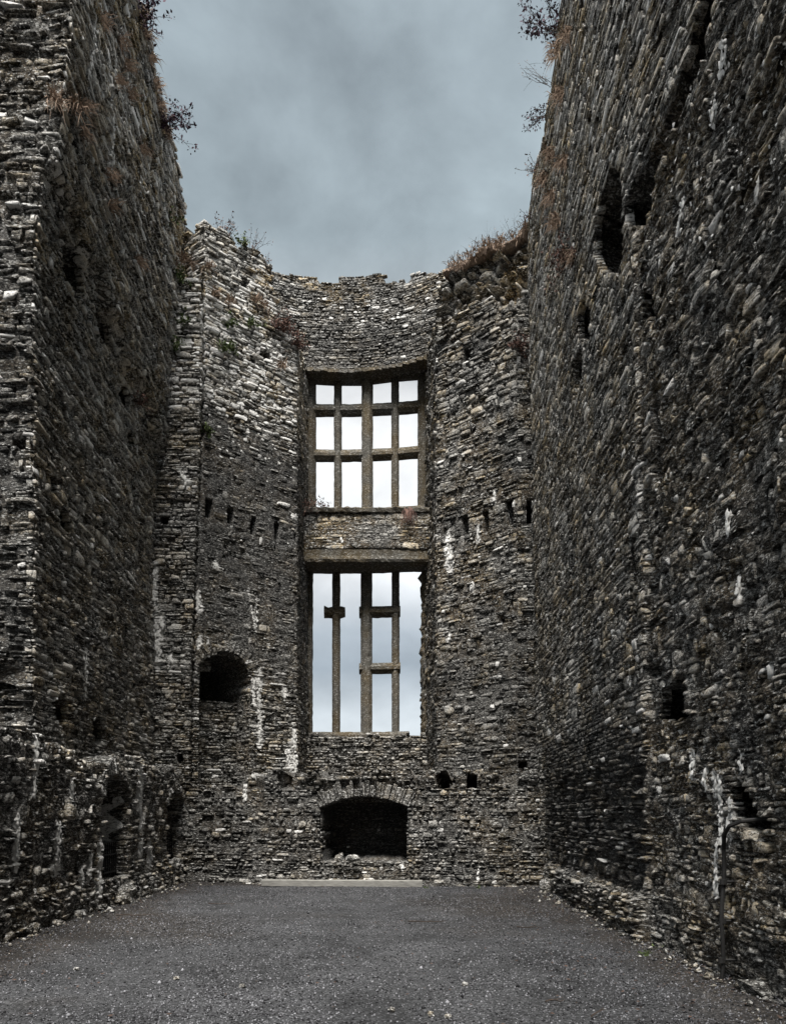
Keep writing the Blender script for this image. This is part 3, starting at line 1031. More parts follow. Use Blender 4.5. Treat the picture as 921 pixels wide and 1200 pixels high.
for (a_, b_), sp__, tp__ in ((OPEN1, 1.9, 2.32), (OPEN2, 1.8, 2.18)):
    hw_ = (b_ - a_) / 2
    rs_ = tp__ - sp__
    R__ = (hw_ ** 2 + rs_ ** 2) / (2 * rs_)
    voussoirs(ll, low_wall, (a_ + b_) / 2, tp__ - R__, R__, R__ + 0.26, math.asin(min(1, hw_ / R__)), 11, 0.5, lime=0.3, proud=0.03)

# ================================================================== RIGHT SIDE WALL
rw_pts = [(3.66, 18.1), (3.27, 9.5), (3.33, 4.2)]


def rw_warp(u, v):
    u = np.asarray(u, float); v = np.asarray(v, float)
    uj = 8.6 + 0.06 * vnoise(u * 0, v * 2.5, seed=17)
    near_part = sstep(-0.02, 0.02, u - uj) * (1 - sstep(8.6, 9.3, v))
    plinth = 0.16 * sstep(0.62, 0.5, v + 0.03 * vnoise(u * 3, v * 0, seed=2)) * (1 - sstep(8.5, 8.7, u)) * sstep(1.2, 1.5, u)
    niche = -0.05 * sstep(1.3, 1.5, u) * (1 - sstep(8.35, 8.5, u)) * sstep(2.45, 2.15, v)
    return 0.24 * sstep(0, 16, v) - 0.07 * near_part + plinth + niche + 0.06 * fbm(u * 0.5, v * 0.5, 0, 36) + near_part * 0.07 * fbm(u * 1.6, v * 1.6, 0, 37)


rtop = tops_px(rw_pts, [(618, 262), (623, 215), (632, 180), (645, 100), (657, 5)], rw_warp)
rw = Panel(rw_pts, -0.05, topline([(max(a, 0), b) for a, b in rtop] + [(6, 17.6), (14, 17.8)], 0.12, 15, 0.4), 2.2, rw_warp,
           style=dict(COURSED, h=(0.045, 0.12), w=(0.11, 0.50), proud=0.009, jit=0.19, rnd=0.005, gap=0.004, miss=0.015))
rw.skew = -1.25
rw.inset = lambda u, v: np.where((u > 8.6) & (v < 9.2), 0.022, 0.030)
rw.rough = lambda u, v: np.where((u > 8.6) & (v < 9.2), 0.045, 0.022)
rw.style_at = lambda u, v: dict(w=(0.07, 0.40), proud=0.014, jit=0.28, gap=0.004, rnd=0.010, miss=0.05) if (u > 8.6 and v < 9.2) else (
    dict(w=(0.12, 0.36), proud=0.035, jit=0.2, rnd=0.024, gap=0.014, miss=0.05) if v < 2.4 and u > 1.4 else None)
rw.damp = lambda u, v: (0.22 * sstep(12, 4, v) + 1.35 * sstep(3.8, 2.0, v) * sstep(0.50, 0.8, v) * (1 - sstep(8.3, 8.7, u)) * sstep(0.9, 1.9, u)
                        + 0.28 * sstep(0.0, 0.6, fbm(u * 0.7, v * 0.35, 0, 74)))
rw.tone = lambda u, v: 0.52 + 0.12 * sstep(8, 11, v)  # paler upper part: light from the sky put into the stone colour
rw.limep = lambda u, v: 0.02 + 0.05 * sstep(9, 13, v)
rw.och = lambda u, v: 0.9 + 0.5 * sstep(12, 16, v)
rw.poly_px([(716, 192), (724, 200), (729, 235), (728, 300), (722, 322), (703, 318), (696, 300), (696, 262), (704, 225)], 1.8)
rw.poly_px([(840, -20), (822, -20), (804, 60), (790, 110), (772, 160), (745, 210), (731, 240), (734, 264), (752, 266), (760, 230), (782, 165), (808, 110), (826, 60)], 1.6)
rw.poly_px([(754, 338), (766, 352), (765, 374), (746, 376), (748, 350)], 1.2)
rw.poly_px([(682, 350), (691, 365), (690, 398), (677, 402), (676, 370)], 1.2)
rw.hole_px(671, 415, 681, 460, 1.2)
rw.hole_px(738.5, 630, 743, 722, 0.6)
rw.poly_px([(776, 810), (796, 796), (801, 810), (801, 840), (774, 847)], 1.2)
rw.hole_px(761, 775, 774, 796, 0.4, kind='ell')
rw.hole_px(764, 470, 773, 520, 0.12)
rw.hole_px(766, 535, 775, 560, 0.2, kind='ell')
rw.poly_px([(857, 925), (872, 922), (880, 950), (900, 952), (900, 974), (868, 976), (858, 950)], 1.2)
rw.hole_px(655, 1042, 660, 1060, 0.3, kind='ell')
for a, b, w, am in (((858, 935), (851, 985), 4.5, 0.6), ((846, 905), (842, 1000), 2.5, 0.5), ((838, 905), (842, 930), 4, 0.7), ((828, 900), (826, 925), 3, 0.7),
                    ((838, 1000), (840, 1050), 3, 0.7), ((812, 880), (812, 915), 2.5, 0.5), ((838, 115), (835, 145), 3, 0.8), ((868, 680), (867, 702), 2.5, 0.9),
                    ((854, 602), (854, 625), 2, 0.8), ((800, 230), (795, 270), 2.5, 0.7), ((850, 50), (845, 90), 4, 0.5), ((870, 880), (870, 905), 2.5, 0.6)):
    rw.streak_px(a, b, w, am)
rw.spots_px((780, 60, 915, 300), 70, (0.01, 0.03), 1.0)
rw.spots_px((650, 120, 780, 420), 60, (0.01, 0.03), 0.6)
rw.spots_px((660, 430, 915, 850), 70, (0.008, 0.022), 0.8)
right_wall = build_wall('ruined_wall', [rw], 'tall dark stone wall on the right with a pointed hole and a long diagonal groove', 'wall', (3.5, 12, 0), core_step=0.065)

# the hall's other end, behind the viewer (out of the picture, keeps the light of the enclosed court)
ew = Panel([(4.6, -6.0), (-9.0, -6.0)], -0.05, topline([(0, 15), (14, 14.5)], 0.3, 95, 0.8), 1.2, lambda u, v: 0.15 * fbm(u * 0.8, v * 0.8, 0, 96))
Ve, Fe, Te = ew.core(0.35)
rwb = Panel([(3.36, 4.3), (3.4, -6.2)], -0.05, topline([(0, 17.6), (11, 17)], 0.3, 97, 0.8), 1.2, lambda u, v: 0.15 * fbm(u * 0.8, v * 0.8, 0, 98))
Vb, Fb, Tb = rwb.core(0.35)
endw = link('end_wall', mesh_from('end_wall', np.concatenate([Ve, Vb]), np.concatenate([Fe, Fb + len(Ve)]), np.concatenate([Te, Tb]), M_STONE))
tag(endw, kind='structure')

# ================================================================== GROUND-FLOOR BACK WALL WITH FIREPLACE
gf_pts = [(-5.3, 18.07), (3.85, 17.05)]
gp = Panel(gf_pts, -0.05, topline([(0, 2.36), (2.2, 2.33), (2.35, 2.62), (4, 2.56), (6, 2.60), (9.5, 2.55)], 0.10, 22, 0.3), 1.5,
           lambda u, v: 0.05 * fbm(u * 0.8, v * 0.8, 0, 38) + 0.07 * sstep(0.5, 0.0, v) + 0.07 * sstep(2.3, 2.42, v) * (0.6 + 0.8 * vnoise(np.asarray(u) * 2.6, 0 * np.asarray(v), seed=92)),
           style=dict(COURSED, h=(0.05, 0.14), w=(0.09, 0.36), proud=0.022, jit=0.22, rnd=0.016, gap=0.006, miss=0.03))
gp.inset = lambda u, v: 0.025 + 0 * u
gp.damp = lambda u, v: 0.30 + 0.30 * fbm(u * 0.9, v * 0.9, 0, 75) + 0.75 * ((u > fu0 - 0.02) & (u < fu1 + 0.02) & (v > FZ0) & (v < FTOP))   # darker inside the hearth
gp.tone = lambda u, v: 0.38 + 0 * u
gp.limep = lambda u, v: 0.015 + 0 * u
fu0, _ = gp.pix(376, 970); fu1, _ = gp.pix(477, 970)
FZ0, FSP, FTOP = 0.56, 1.78, 2.02
gp.hole(fu0, fu1, FZ0, FTOP, 1.25, 'arch', spring=FSP - 0.02, lined=True)
# voussoir ring is built apart: keep wall stones out of it
fc = (fu0 + fu1) / 2
hw = (fu1 - fu0) / 2


def seg_ring(extra0, extra1, n=24):
    """outline of a segmental band above the opening"""
    rise = FTOP - FSP
    Rr = (hw * hw + rise * rise) / (2 * rise)
    zc = FTOP - Rr
    a1 = math.asin(min(1, hw / Rr)) * 1.03
    return Rr, zc, a1


Rr, zc, a1 = seg_ring(0, 0)
outer = [(fc + (Rr + 0.40) * math.sin(a), zc + (Rr + 0.40) * math.cos(a)) for a in np.linspace(-a1, a1, 20)]
inner = [(fc + Rr * math.sin(a), zc + Rr * math.cos(a)) for a in np.linspace(a1, -a1, 20)]
oz = np.array(outer + [(fc + hw, FSP), (fc - hw, FSP)])
gp.hole(oz[:, 0].min(), oz[:, 0].max(), FSP, oz[:, 1].max(), 0.05, 'poly', pts=oz)
for (x0, y0, x1, y1) in ((301, 908, 309, 925), (326, 902, 347, 925), (511, 904, 533, 924), (547, 908, 559, 922), (580, 902, 607, 920), (212, 880, 222, 893)):
    if y0 > 890:
        gp.hole_px(x0, y0, x1, y1, 0.9, kind='ell' if x1 - x0 > 15 else 'rect')
for a, b, w, am in (((560, 1017), (560, 1033), 1.6, 0.3), ((288, 918), (287, 935), 2.5, 0.85), ((232, 914), (250, 918), 2, 0.7), ((275, 912), (300, 908), 2.5, 0.8), ((470, 1015), (471, 1016), 3, .5)):
    gp.streak_px(a, b, w, am)
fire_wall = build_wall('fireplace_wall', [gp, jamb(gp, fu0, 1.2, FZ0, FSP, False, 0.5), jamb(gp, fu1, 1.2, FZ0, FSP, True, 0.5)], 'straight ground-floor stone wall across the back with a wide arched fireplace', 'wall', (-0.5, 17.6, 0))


voussoirs(gp, fire_wall, fc, zc, Rr, Rr + 0.38, a1, 25, 0.7, lime=0.04)

# ================================================================== BUTTRESS STRIP IN THE LEFT CORNER
def bs_disp(u, v):
    u = np.asarray(u, float); v = np.asarray(v, float)
    dx = -0.27 * sstep(13, 3, v) * np.clip(u / 1.49, 0, 1)
    return np.stack([dx, 0 * dx], -1)


bs_p = Panel([(-5.75, 18.16), (-4.26, 18.16), (-4.26, 19.0)], 2.2, topline([(0, 14.3), (2.5, 14.45)], 0.10, 41, 0.4), 0.8,
             lambda u, v: 0.04 * fbm(u * 0.8, v * 0.6, 0, 39), bs_disp, style=dict(COURSED, h=(0.05, 0.13), w=(0.14, 0.55)))
bs_p.damp = lambda u, v: 0.30 * sstep(11.5, 8.5, v) * sstep(4.0, 7.0, v) + 0.25 * sstep(0.0, 0.6, fbm(u, v * 0.5, 0, 76)) * sstep(12, 9, v)
bs_p.tone = lambda u, v: 0.44 + 0.16 * sstep(10, 12, v)
bs_p.limep = lambda u, v: 0.02 + 0.34 * sstep(10.5, 12, v)
bs_p.hole_px(188, 603, 197, 615, 0.35)
bs_p.hole_px(206, 882, 214, 894, 0.4, kind='ell')
for a, b, w, am in (((181, 668), (178, 760), 5.0, 1.6), ((186, 740), (184, 775), 6.0, 1.8), ((176, 745), (175, 768), 4, 1.0), ((188, 725), (190, 735), 5, 1.0),
                    ((214, 555), (218, 565), 4, 0.9), ((233, 705), (233, 830), 1.6, 0.6), ((198, 770), (202, 775), 4, 0.7)):
    bs_p.streak_px(a, b, w, am)
bs_p.spots_px((192, 330, 234, 450), 60, (0.03, 0.08), 0.4)
bs_p.spots_px((188, 450, 234, 600), 22, (0.015, 0.04))
buttress = build_wall('corner_buttress', [bs_p], 'narrow flat buttress strip in the left back corner with a long white lime run', 'buttress', (-5, 18.4, 2.2))

# ================================================================== BAY WALL, LEFT SPLAY
sl_pts = [(-5.6, 19.35), (-4.21, 18.34), (-2.21, 20.12), (-2.10, 22.75)]
q = Panel(sl_pts, 0, 20)
ua = q.cu[1]; ub = q.cu[2]
t320, _ = q.pix(320, 340)
t328, _ = q.pix(328, 380)
SL_UA, SL_UB = ua, ub


def sl_disp(u, v):
    u = np.asarray(u, float); v = np.asarray(v, float)
    k = np.where(u < SL_UA, 1.0, np.clip((SL_UB - u) / (SL_UB - SL_UA), 0, 1))
    dx = -0.25 * sstep(13, 3, v) * k
    return np.stack([dx, 0 * dx], -1)


slt = topline([(0, 15.9), (ua - 0.75, 16.1), (ua - 0.7, 15.55), (ua - 0.5, 15.5), (ua - 0.4, 15.85), (ua, 15.8), (t320 - 0.02, 15.7), (t320, 15.4), (t320 + 0.06, 14.5), (t328 + 0.1, 14.25), (ub, 14.0), (ub + 0.3, 14.2), (q.L, 14.6)], 0.07, 51, 0.35)
sl = Panel(sl_pts, 2.2, slt, 2.3, lambda u, v: 0.05 * fbm(u * 0.7, v * 0.5, 0, 40), sl_disp, style=dict(COURSED, miss=0.02))
sl.inset = lambda u, v: 0.05 - 0.057 * sstep(12.0, 10.8, v) * sstep(4.0, 5.5, v)
sl.rough = lambda u, v: 0.024 + 0 * u
sl.damp = lambda u, v: 0.62 * sstep(12.3, 10.6, v + 0.5 * fbm(u * 1.2, v * 0.5, 0, 42)) * sstep(3.5, 8.5, v) * 0.8 + 0.15 + 0.2 * fbm(u * 0.8, v * 0.8, 0, 77) - 0.35 * sstep(11.4, 12.4, v)
sl.tone = lambda u, v: 0.42 + 0.26 * sstep(11, 12.6, v)
sl.limep = lambda u, v: (0.03 + 0.40 * sstep(10.9, 12.0, v) * sstep(15.2, 13.9, v) + 0.14 * sstep(10.3, 11.2, v)) * (u < ub)
sl.och = lambda u, v: 0.8 + 0.6 * sstep(13, 15, v)
for (x0, y0, x1, y1, d) in ((240.4, 585, 249.6, 606, 1.1), (266.4, 595, 273.6, 616, 1.1), (293.9, 605, 299.6, 626, 1.1), (321.4, 613, 327.6, 632, 1.1), (345, 625, 347, 637, 0.3),
                            (306, 410, 317, 421, 0.5), (284, 327, 291, 337, 0.4), (234, 368, 241, 380, 0.4), (235, 432, 242, 448, 0.5), (236, 500, 242, 511, 0.4), (294, 418, 300, 425, 0.3)):
    sl.hole_px(x0, y0, x1, y1, d)
au0, _ = sl.pix(224, 800)
au0 = max(au0 - 0.02, ua + 0.03)
au1, _ = sl.pix(294, 800)
_, av1 = sl.pix(262, 763)
_, avs = sl.pix(262, 805)
_, avm = sl.pix(262, 818)
sl.hole(au0, au1, 2.2, avm, 0.62, lined=True)
sl.hole(au0, au1, avm, av1, 1.9, 'arch', spring=avs)
sl.hole_px(263, 873, 284, 890, 1.3, kind='ell')
for a, b, w, am in (((303, 790), (305, 870), 4.2, 1.5), ((297, 790), (297, 830), 2.5, 0.8), ((234, 750), (234, 768), 3, 0.9), ((244, 750), (244, 768), 2.2, 0.7),
                    ((232, 700), (233, 712), 4, 0.9), ((333, 808), (334, 816), 4, 0.7), ((345, 855), (346, 905), 3.4, 1.0), ((338, 880), (341, 905), 4.6, 1.0),
                    ((235, 830), (235, 850), 2, 0.6), ((268, 840), (268, 855), 2, 0.6), ((252, 662), (254, 664), 2.6, 0.9), ((300, 700), (300, 740), 1.5, 0.5), ((290, 775), (300, 785), 2.5, 0.9), ((290, 690), (300, 740), 1.5, 0.5)):
    sl.streak_px(a, b, w, am)
sl.spots_px((242, 452, 350, 540), 55, (0.025, 0.07))
sl.spots_px((242, 530, 350, 640), 30, (0.015, 0.04))
sl.spots_px((242, 400, 330, 470), 70, (0.03, 0.085), 0.45)
sl.spots_px((240, 640, 350, 760), 16, (0.015, 0.04))
bay_left = build_wall('bay_wall', [sl, jamb(sl, au1, 0.62, 2.2, avs, True)], 'angled bay wall left of the windows, lichen white on top, with an arched recess below', 'wall', (-3.3, 19.5, 2.2), core_step=0.055)
acu, arw = (au0 + au1) / 2, (au1 - au0) / 2
rise_ = av1 - avs
# arch stones of the recess follow its half-ellipse
aR = (arw * arw + rise_ * rise_) / (2 * rise_)
aa = math.asin(min(1.0, arw / aR)) if aR > arw else math.pi / 2
voussoirs(sl, bay_left, acu, av1 - aR, aR, aR + 0.30, aa, 20, 0.5, lime=0.1)

# ================================================================== BAY WALL, RIGHT SPLAY
sr_pts = [(1.22, 22.75), (1.42, 19.62), (3.17, 18.0), (4.2, 17.96)]
q = Panel(sr_pts, 0, 20)
ua, ub = q.cu[1], q.cu[2]
tp = [q.pix(*p) for p in ((516, 388), (530, 372), (548, 352), (570, 350), (590, 356), (604, 348))]
srt = topline([(0, 14.6), (ua - 0.4, 14.4), (ua, 13.8)] + tp + [(ub + 0.2, 13.95), (q.L, 14.0)], 0.08, 55, 0.3)
sr = Panel(sr_pts, 2.2, srt, 1.6, lambda u, v: 0.06 * fbm(u * 0.7, v * 0.5, 0, 43), style=dict(COURSED, h=(0.06, 0.14), jit=0.17, proud=0.022))
sr.inset = lambda u, v: 0.05 - 0.035 * sstep(12.5, 10.8, v)
sr.rough = lambda u, v: 0.025 + 0 * u
sr.damp = lambda u, v: 0.30 + 0.20 * sstep(8, 4, v) + 0.45 * sstep(0.0, 0.6, fbm(u * 0.9, v * 0.6, 0, 78))
sr.tone = lambda u, v: 0.36 + 0.06 * sstep(8, 12, v)
sr.limep = lambda u, v: 0.02 + 0 * u
sr.och = lambda u, v: 1.1 + 0 * u
for (x0, y0, x1, y1, d) in ((540.5, 606, 548, 628, 1.2), (564.5, 600, 572, 622, 1.2), (592, 586, 601, 614, 1.2), (617, 586, 634, 612, 1.0), (542, 410, 550, 422, 0.6),
                            (598, 700, 601, 712, 0.2), (607, 892, 618, 902, 0.4), (586, 722, 591, 730, 0.2)):
    sr.hole_px(x0, y0, x1, y1, d)
for a, b, w, am in (((525, 630), (526, 664), 4.6, 1.0), ((560, 620), (560, 632), 2.5, 0.9), ((553, 686), (552, 690), 2.5, 0.9), ((527, 745), (527, 750), 2.2, 0.8), ((602, 590), (600, 600), 1.5, 0.8), ((580, 572), (580, 590), 1.2, 0.7)):
    sr.streak_px(a, b, w, am)
rc_pts = [(1.55, 20.9), (3.9, 18.9)]
q = Panel(rc_pts, 0, 20)
rct = topline([q.pix(*p) for p in ((528, 322), (545, 314), (562, 302), (580, 294), (598, 290), (612, 283), (616, 272), (624, 268))] + [(q.L + 1, 16.7)], 0.09, 58, 0.3)
rc = Panel(rc_pts, 13.3, rct, 1.0, lambda u, v: 0.20 * fbm(u * 1.7, v * 1.7, 0, 45) + 0.10 * sstep(15.2, 15.9, v), style=dict(h=(0.06, 0.17), w=(0.12, 0.5), proud=0.10, jit=0.3, gap=0.014, rnd=0.045, miss=0.05, depth=0.45))
rc.inset = lambda u, v: 0.12 + 0 * u
rc.och = lambda u, v: 1.4 + 0 * u
rc.tone = lambda u, v: 0.60 + 0 * u
sr.spots_px((505, 400, 630, 600), 50, (0.012, 0.035), 0.6)
sr.spots_px((505, 600, 630, 860), 30, (0.010, 0.028), 0.6)
bay_right = build_wall('bay_wall', [sr, rc], 'angled bay wall right of the windows with slot holes and a collapsed rubble top', 'wall', (2.3, 19, 2.2), core_step=0.055)

# ================================================================== WINDOW WALL (parapet, spandrel, wall under the sill)
par_pts = [((px - VX) * Y / F, Y) for px, Y in ((285, 20.9), (300, 21.25), (320, 21.6), (350, 21.85), (390, 21.95), (420, 21.95), (450, 21.8), (475, 21.6), (505, 21.25), (540, 20.9), (570, 20.6), (600, 20.2), (625, 19.7))]
q = Panel(par_pts, 0, 20)
ptops = [q.pix(*p) for p in ((300, 312), (318, 316), (330, 319), (372, 325), (374, 329), (397, 330), (399, 321), (447, 321), (449, 330), (481, 328), (482, 320), (522, 318), (524, 320), (545, 314), (560, 308), (620, 296))]
par = Panel(par_pts, 14.28, topline(ptops, 0.035, 61, 0.3), 0.8, lambda u, v: 0.03 * fbm(u * 0.8, v * 0.8, 0, 46) + 0.05 * sstep(14.55, 14.3, v), smooth=True,
            style=dict(COURSED, h=(0.045, 0.10), w=(0.12, 0.40), proud=0.010))
par.inset = lambda u, v: 0.025 + 0 * u
par.limep = lambda u, v: 0.01 + 0.06 * sstep(15.2, 15.5, v) * sstep(16.4, 16.0, v)
par.och = lambda u, v: 0.6 + 0.9 * sstep(15.8, 16.4, v)
par.tone = lambda u, v: 0.30 + 0.10 * sstep(15.3, 16.2, v)
par.damp = lambda u, v: 0.42 * sstep(16.0, 15.0, v) + 0.16
sp_ = Panel([(-2.16, 21.32), (1.36, 21.28)], 8.98, 10.0, 0.9, lambda u, v: 0.02 * fbm(u * 1.2, v * 1.2, 0, 47),
            style=dict(h=(0.06, 0.2), w=(0.12, 0.55), proud=0.006, jit=0.22, gap=0.002, rnd=0.008, miss=0.04))
sp_.inset = lambda u, v: 0.004 + 0 * u
sp_.rough = lambda u, v: 0.008 + 0 * u
sp_.och = lambda u, v: 1.6 + 0 * u
sp_.tone = lambda u, v: 0.36 + 0 * u
sp_.streak_px((400, 632), (401, 633), 1.8, 0.9)
un = Panel([(-2.24, 21.75), (1.42, 21.6)], 2.2, topline([(0, 3.86), (4, 3.86)], 0.04, 63), 1.0, lambda u, v: 0.05 * fbm(u * 0.8, v * 0.8, 0, 48), style=dict(COURSED, proud=0.02, jit=0.18))
un.damp = lambda u, v: 0.30 + 0.25 * fbm(u * 1.2, v * 1.2, 0, 81)
WB = (-0.4, 22.3, 2.2)
par.spots_px((340, 340, 540, 372), 40, (0.04, 0.10), 0.4)
par.spots_px((370, 370, 500, 425), 40, (0.02, 0.05), 0.4)
win_wall = build_wall('window_wall', [par, sp_, un], 'curved back wall between the two bay sides holding both mullioned windows', 'wall', WB)


# windows -----------------------------------------------------------------
def bow(x):
    """plan line of the bowed windows"""
    return 22.42 - 0.22 * ((x + 1.3) / 2.4) ** 2


def bar_v(x, z0, z1, w, d, name, root, y=None, ch=0.3, lean=0.0, rag=0.003):
    """upright dressed bar with chamfered edges"""
    yc = bow(x) if y is None else y
    hw_, hd = w / 2, d / 2
    c = min(hw_, hd) * ch * 1.6
    prof = [(-hw_ * 0.42, -hd), (hw_ * 0.42, -hd), (hw_, -hd + c * 1.4), (hw_, hd - c), (hw_ * 0.5, hd), (-hw_ * 0.5, hd), (-hw_, hd - c), (-hw_, -hd + c * 1.4)]
    n = max(3, int((z1 - z0) / 0.12))
    V, Fc = [], []
    for i in range(n + 1):
        z = z0 + (z1 - z0) * i / n
        for (a, b) in prof:
            V.append((x + a + lean * (z - z0) + random.gauss(0, rag), yc + b + random.gauss(0, rag), z))
    m = len(prof)
    for i in range(n):
        for k in range(m):
            k2 = (k + 1) % m
            Fc.append((i * m + k, i * m + k2, (i + 1) * m + k2, (i + 1) * m + k))
    Fc += [tuple(range(m))[::-1], tuple(n * m + k for k in range(m))]
    return finish_bar(V, Fc, name, root)


def bar_h(x0, x1, z, h, d, name, root, y=None, rag=0.004, prof=None, yoff=0.0):
    """level dressed bar that follows the bow, weathered slope on its upper edge"""
    hh, hd = h / 2, d / 2
    prof = prof or [(-hd, -hh * 0.35), (-hd, hh * 0.2), (-hd * 0.45, hh), (hd * 0.45, hh), (hd, hh * 0.2), (hd, -hh * 0.35), (hd * 0.5, -hh), (-hd * 0.5, -hh)]
    n = max(2, int(abs(x1 - x0) / 0.12))
    V, Fc = [], []
    m = len(prof)
    for i in range(n + 1):
        x = x0 + (x1 - x0) * i / n
        yc = (bow(x) if y is None else y) + yoff
        for (a, b) in prof:
            V.append((x, yc + a + random.gauss(0, rag), z + b + random.gauss(0, rag)))
    for i in range(n):
        for k in range(m):
            k2 = (k + 1) % m
            Fc.append((i * m + k2, i * m + k, (i + 1) * m + k, (i + 1) * m + k2))
    Fc += [tuple(range(m)), tuple(n * m + k for k in range(m))[::-1]]
    return finish_bar(V, Fc, name, root)


def finish_bar(V, Fc, name, root):
    V = np.array(V)
    if isinstance(root, MB):
        root.add(V, Fc)
        return None
    c = V.mean(0)
    t = np.zeros((len(V), 4)); t[:, 0] = 0.45 + random.uniform(-0.08, 0.08); t[:, 2] = 0.1; t[:, 3] = 1.2
    mb = MB(); mb.add(V - c, Fc)
    o = mb.build(name, M_ASHLAR, root, tint=t)
    rl = np.array(root.location) + (np.array(root.parent.location) if root.parent else 0)
    o.location = tuple(c - rl)
    return o


def wx(px, Y=22.38):
    return (px - VX) * Y / F


def wz(py, Y=22.38):
    return EYE + (VY - py) * Y / F


def window_frame(parts, loc, label):
    """the surround of a window: its jambs and heads, one mesh; the bars are its sub-parts"""
    mb = MB()
    for fn, a_, k_ in parts:
        fn(*a_, 'frame', mb, **k_)
    V = np.array(mb.V) - np.array(loc) - np.array(WB)
    mb.V = [tuple(v) for v in V]
    t = np.tile((0.44, 0, 0.1, 1.2), (len(V), 1))
    o = mb.build('window', M_ASHLAR, win_wall, tint=t)
    o.location = loc
    o['label'] = label
    return o


lights = [(366, 393), (399, 425), (436, 460), (466, 493)]
ZT, ZB = wz(441), wz(602)
uw = window_frame([(bar_v, (wx(363.5), ZB, ZT, 0.34, 0.36), {}), (bar_v, (wx(495.5), ZB, ZT, 0.32, 0.36), {})]
                  + [(bar_h, (wx(a), wx(b), wz(442.5), 0.26, 0.34), {}) for a, b in lights], (0, 0.1, 8.3), 'complete upper window of twelve lights with bowed transoms')
bar_v(wx(396), ZB, ZT, 0.225, 0.30, 'mullion', uw)
bar_v(wx(430.5), ZB, ZT, 0.33, 0.42, 'king_mullion', uw)
bar_v(wx(463), ZB, ZT, 0.225, 0.30, 'mullion', uw)
for zy in (480.5, 533.5):
    for a, b in lights:
        bar_h(wx(a), wx(b), wz(zy), 0.31, 0.30, 'transom', uw)
bar_h(wx(358), wx(500), wz(604), 0.32, 0.5, 'sill', uw, yoff=-0.05)
# lower window
ZT, ZB = wz(664), wz(864)
lo = window_frame([(bar_v, (wx(361.5), ZB, ZT, 0.22, 0.4), dict(lean=0.004, rag=0.006)), (bar_v, (wx(497.5), ZB, ZT, 0.20, 0.4), dict(rag=0.03)),
                   (bar_h, (wx(357), wx(502), wz(664), 0.34, 0.4), {})], (0, 0.1, 1.8), 'broken lower window with missing transoms')
bar_v(wx(394), ZB, ZT, 0.23, 0.30, 'mullion', lo)
bar_v(wx(429.5), ZB, ZT, 0.335, 0.42, 'king_mullion', lo)
bar_v(wx(463.5), ZB, ZT, 0.225, 0.30, 'mullion', lo)
bar_h(wx(380), wx(404.5), wz(717.5), 0.30, 0.32, 'broken_transom', lo, rag=0.02)
for zy in (717.5, 783.5):
    bar_h(wx(421), wx(469), wz(zy), 0.30, 0.36, 'transom', lo)
bar_h(wx(357), wx(479), wz(863), 0.24, 0.5, 'sill', lo, yoff=-0.03)
bar_h(wx(478), wx(503), wz(869), 0.24, 0.5, 'broken_sill', lo, yoff=-0.03, rag=0.03)
# moulded beam under the spandrel and weathered course above it
pb = [(-0.46, -0.17), (-0.485, -0.10), (-0.465, -0.02), (-0.455, 0.0), (-0.46, 0.17), (0.45, 0.17), (0.45, -0.17)]
finish = bar_h(-2.16, 1.36, 8.80, 0.34, 1.0, 'moulded_beam', win_wall, y=21.78, prof=pb, rag=0.006)
for x0, x1 in ((-2.16, -1.2), (-1.195, -0.1), (-0.095, 0.75), (0.755, 1.36)):
    bar_h(x0, x1, 10.06, 0.14, 1.0, 'coping_stone', win_wall, y=21.74, prof=[(-0.5, -0.07), (-0.52, 0.03), (-0.46, 0.07), (0.5, 0.07), (0.5, -0.07)], rag=0.012)
# flat arch stones showing as the soffit edge over the upper window
for px in np.arange(352, 506, 8.0):
    ua_, _ = par.pix(px, 430); ub_, _ = par.pix(px + 7.6, 430)
    P0 = par.pos(np.array([ua_, ub_]), np.array([14.25, 14.25]), np.array([0.015, 0.015]))
    x0, x1, y0 = P0[0, 0], P0[1, 0], P0[:, 1].mean()
    o = bar_h(x0, x1, 14.255 + random.uniform(-0.01, 0.02), 0.10, 0.5, 'lintel_stone', win_wall, y=y0 + 0.22, rag=0.010,
              prof=[(-0.24 - random.uniform(0, 0.03), -0.05), (-0.24, 0.05), (0.24, 0.05), (0.24, -0.05)])

# hidden floor on top of the ground-floor wall, behind its ledge
mb = MB()
V = [(-5.9, 19.0, 2.2), (4.6, 17.7, 2.2), (4.6, 23.2, 2.2), (-5.9, 23.2, 2.2), (-5.9, 19.0, 1.9), (4.6, 17.7, 1.9), (4.6, 23.2, 1.9), (-5.9, 23.2, 1.9)]
mb.add(V, [(0, 1, 2, 3), (7, 6, 5, 4), (0, 4, 5, 1), (1, 5, 6, 2), (2, 6, 7, 3), (3, 7, 4, 0)])
o = mb.build('upper_floor', M_CORE, tint=np.tile((0.4, 0, 0.2, 0.8), (8, 1)))
tag(o, kind='structure')

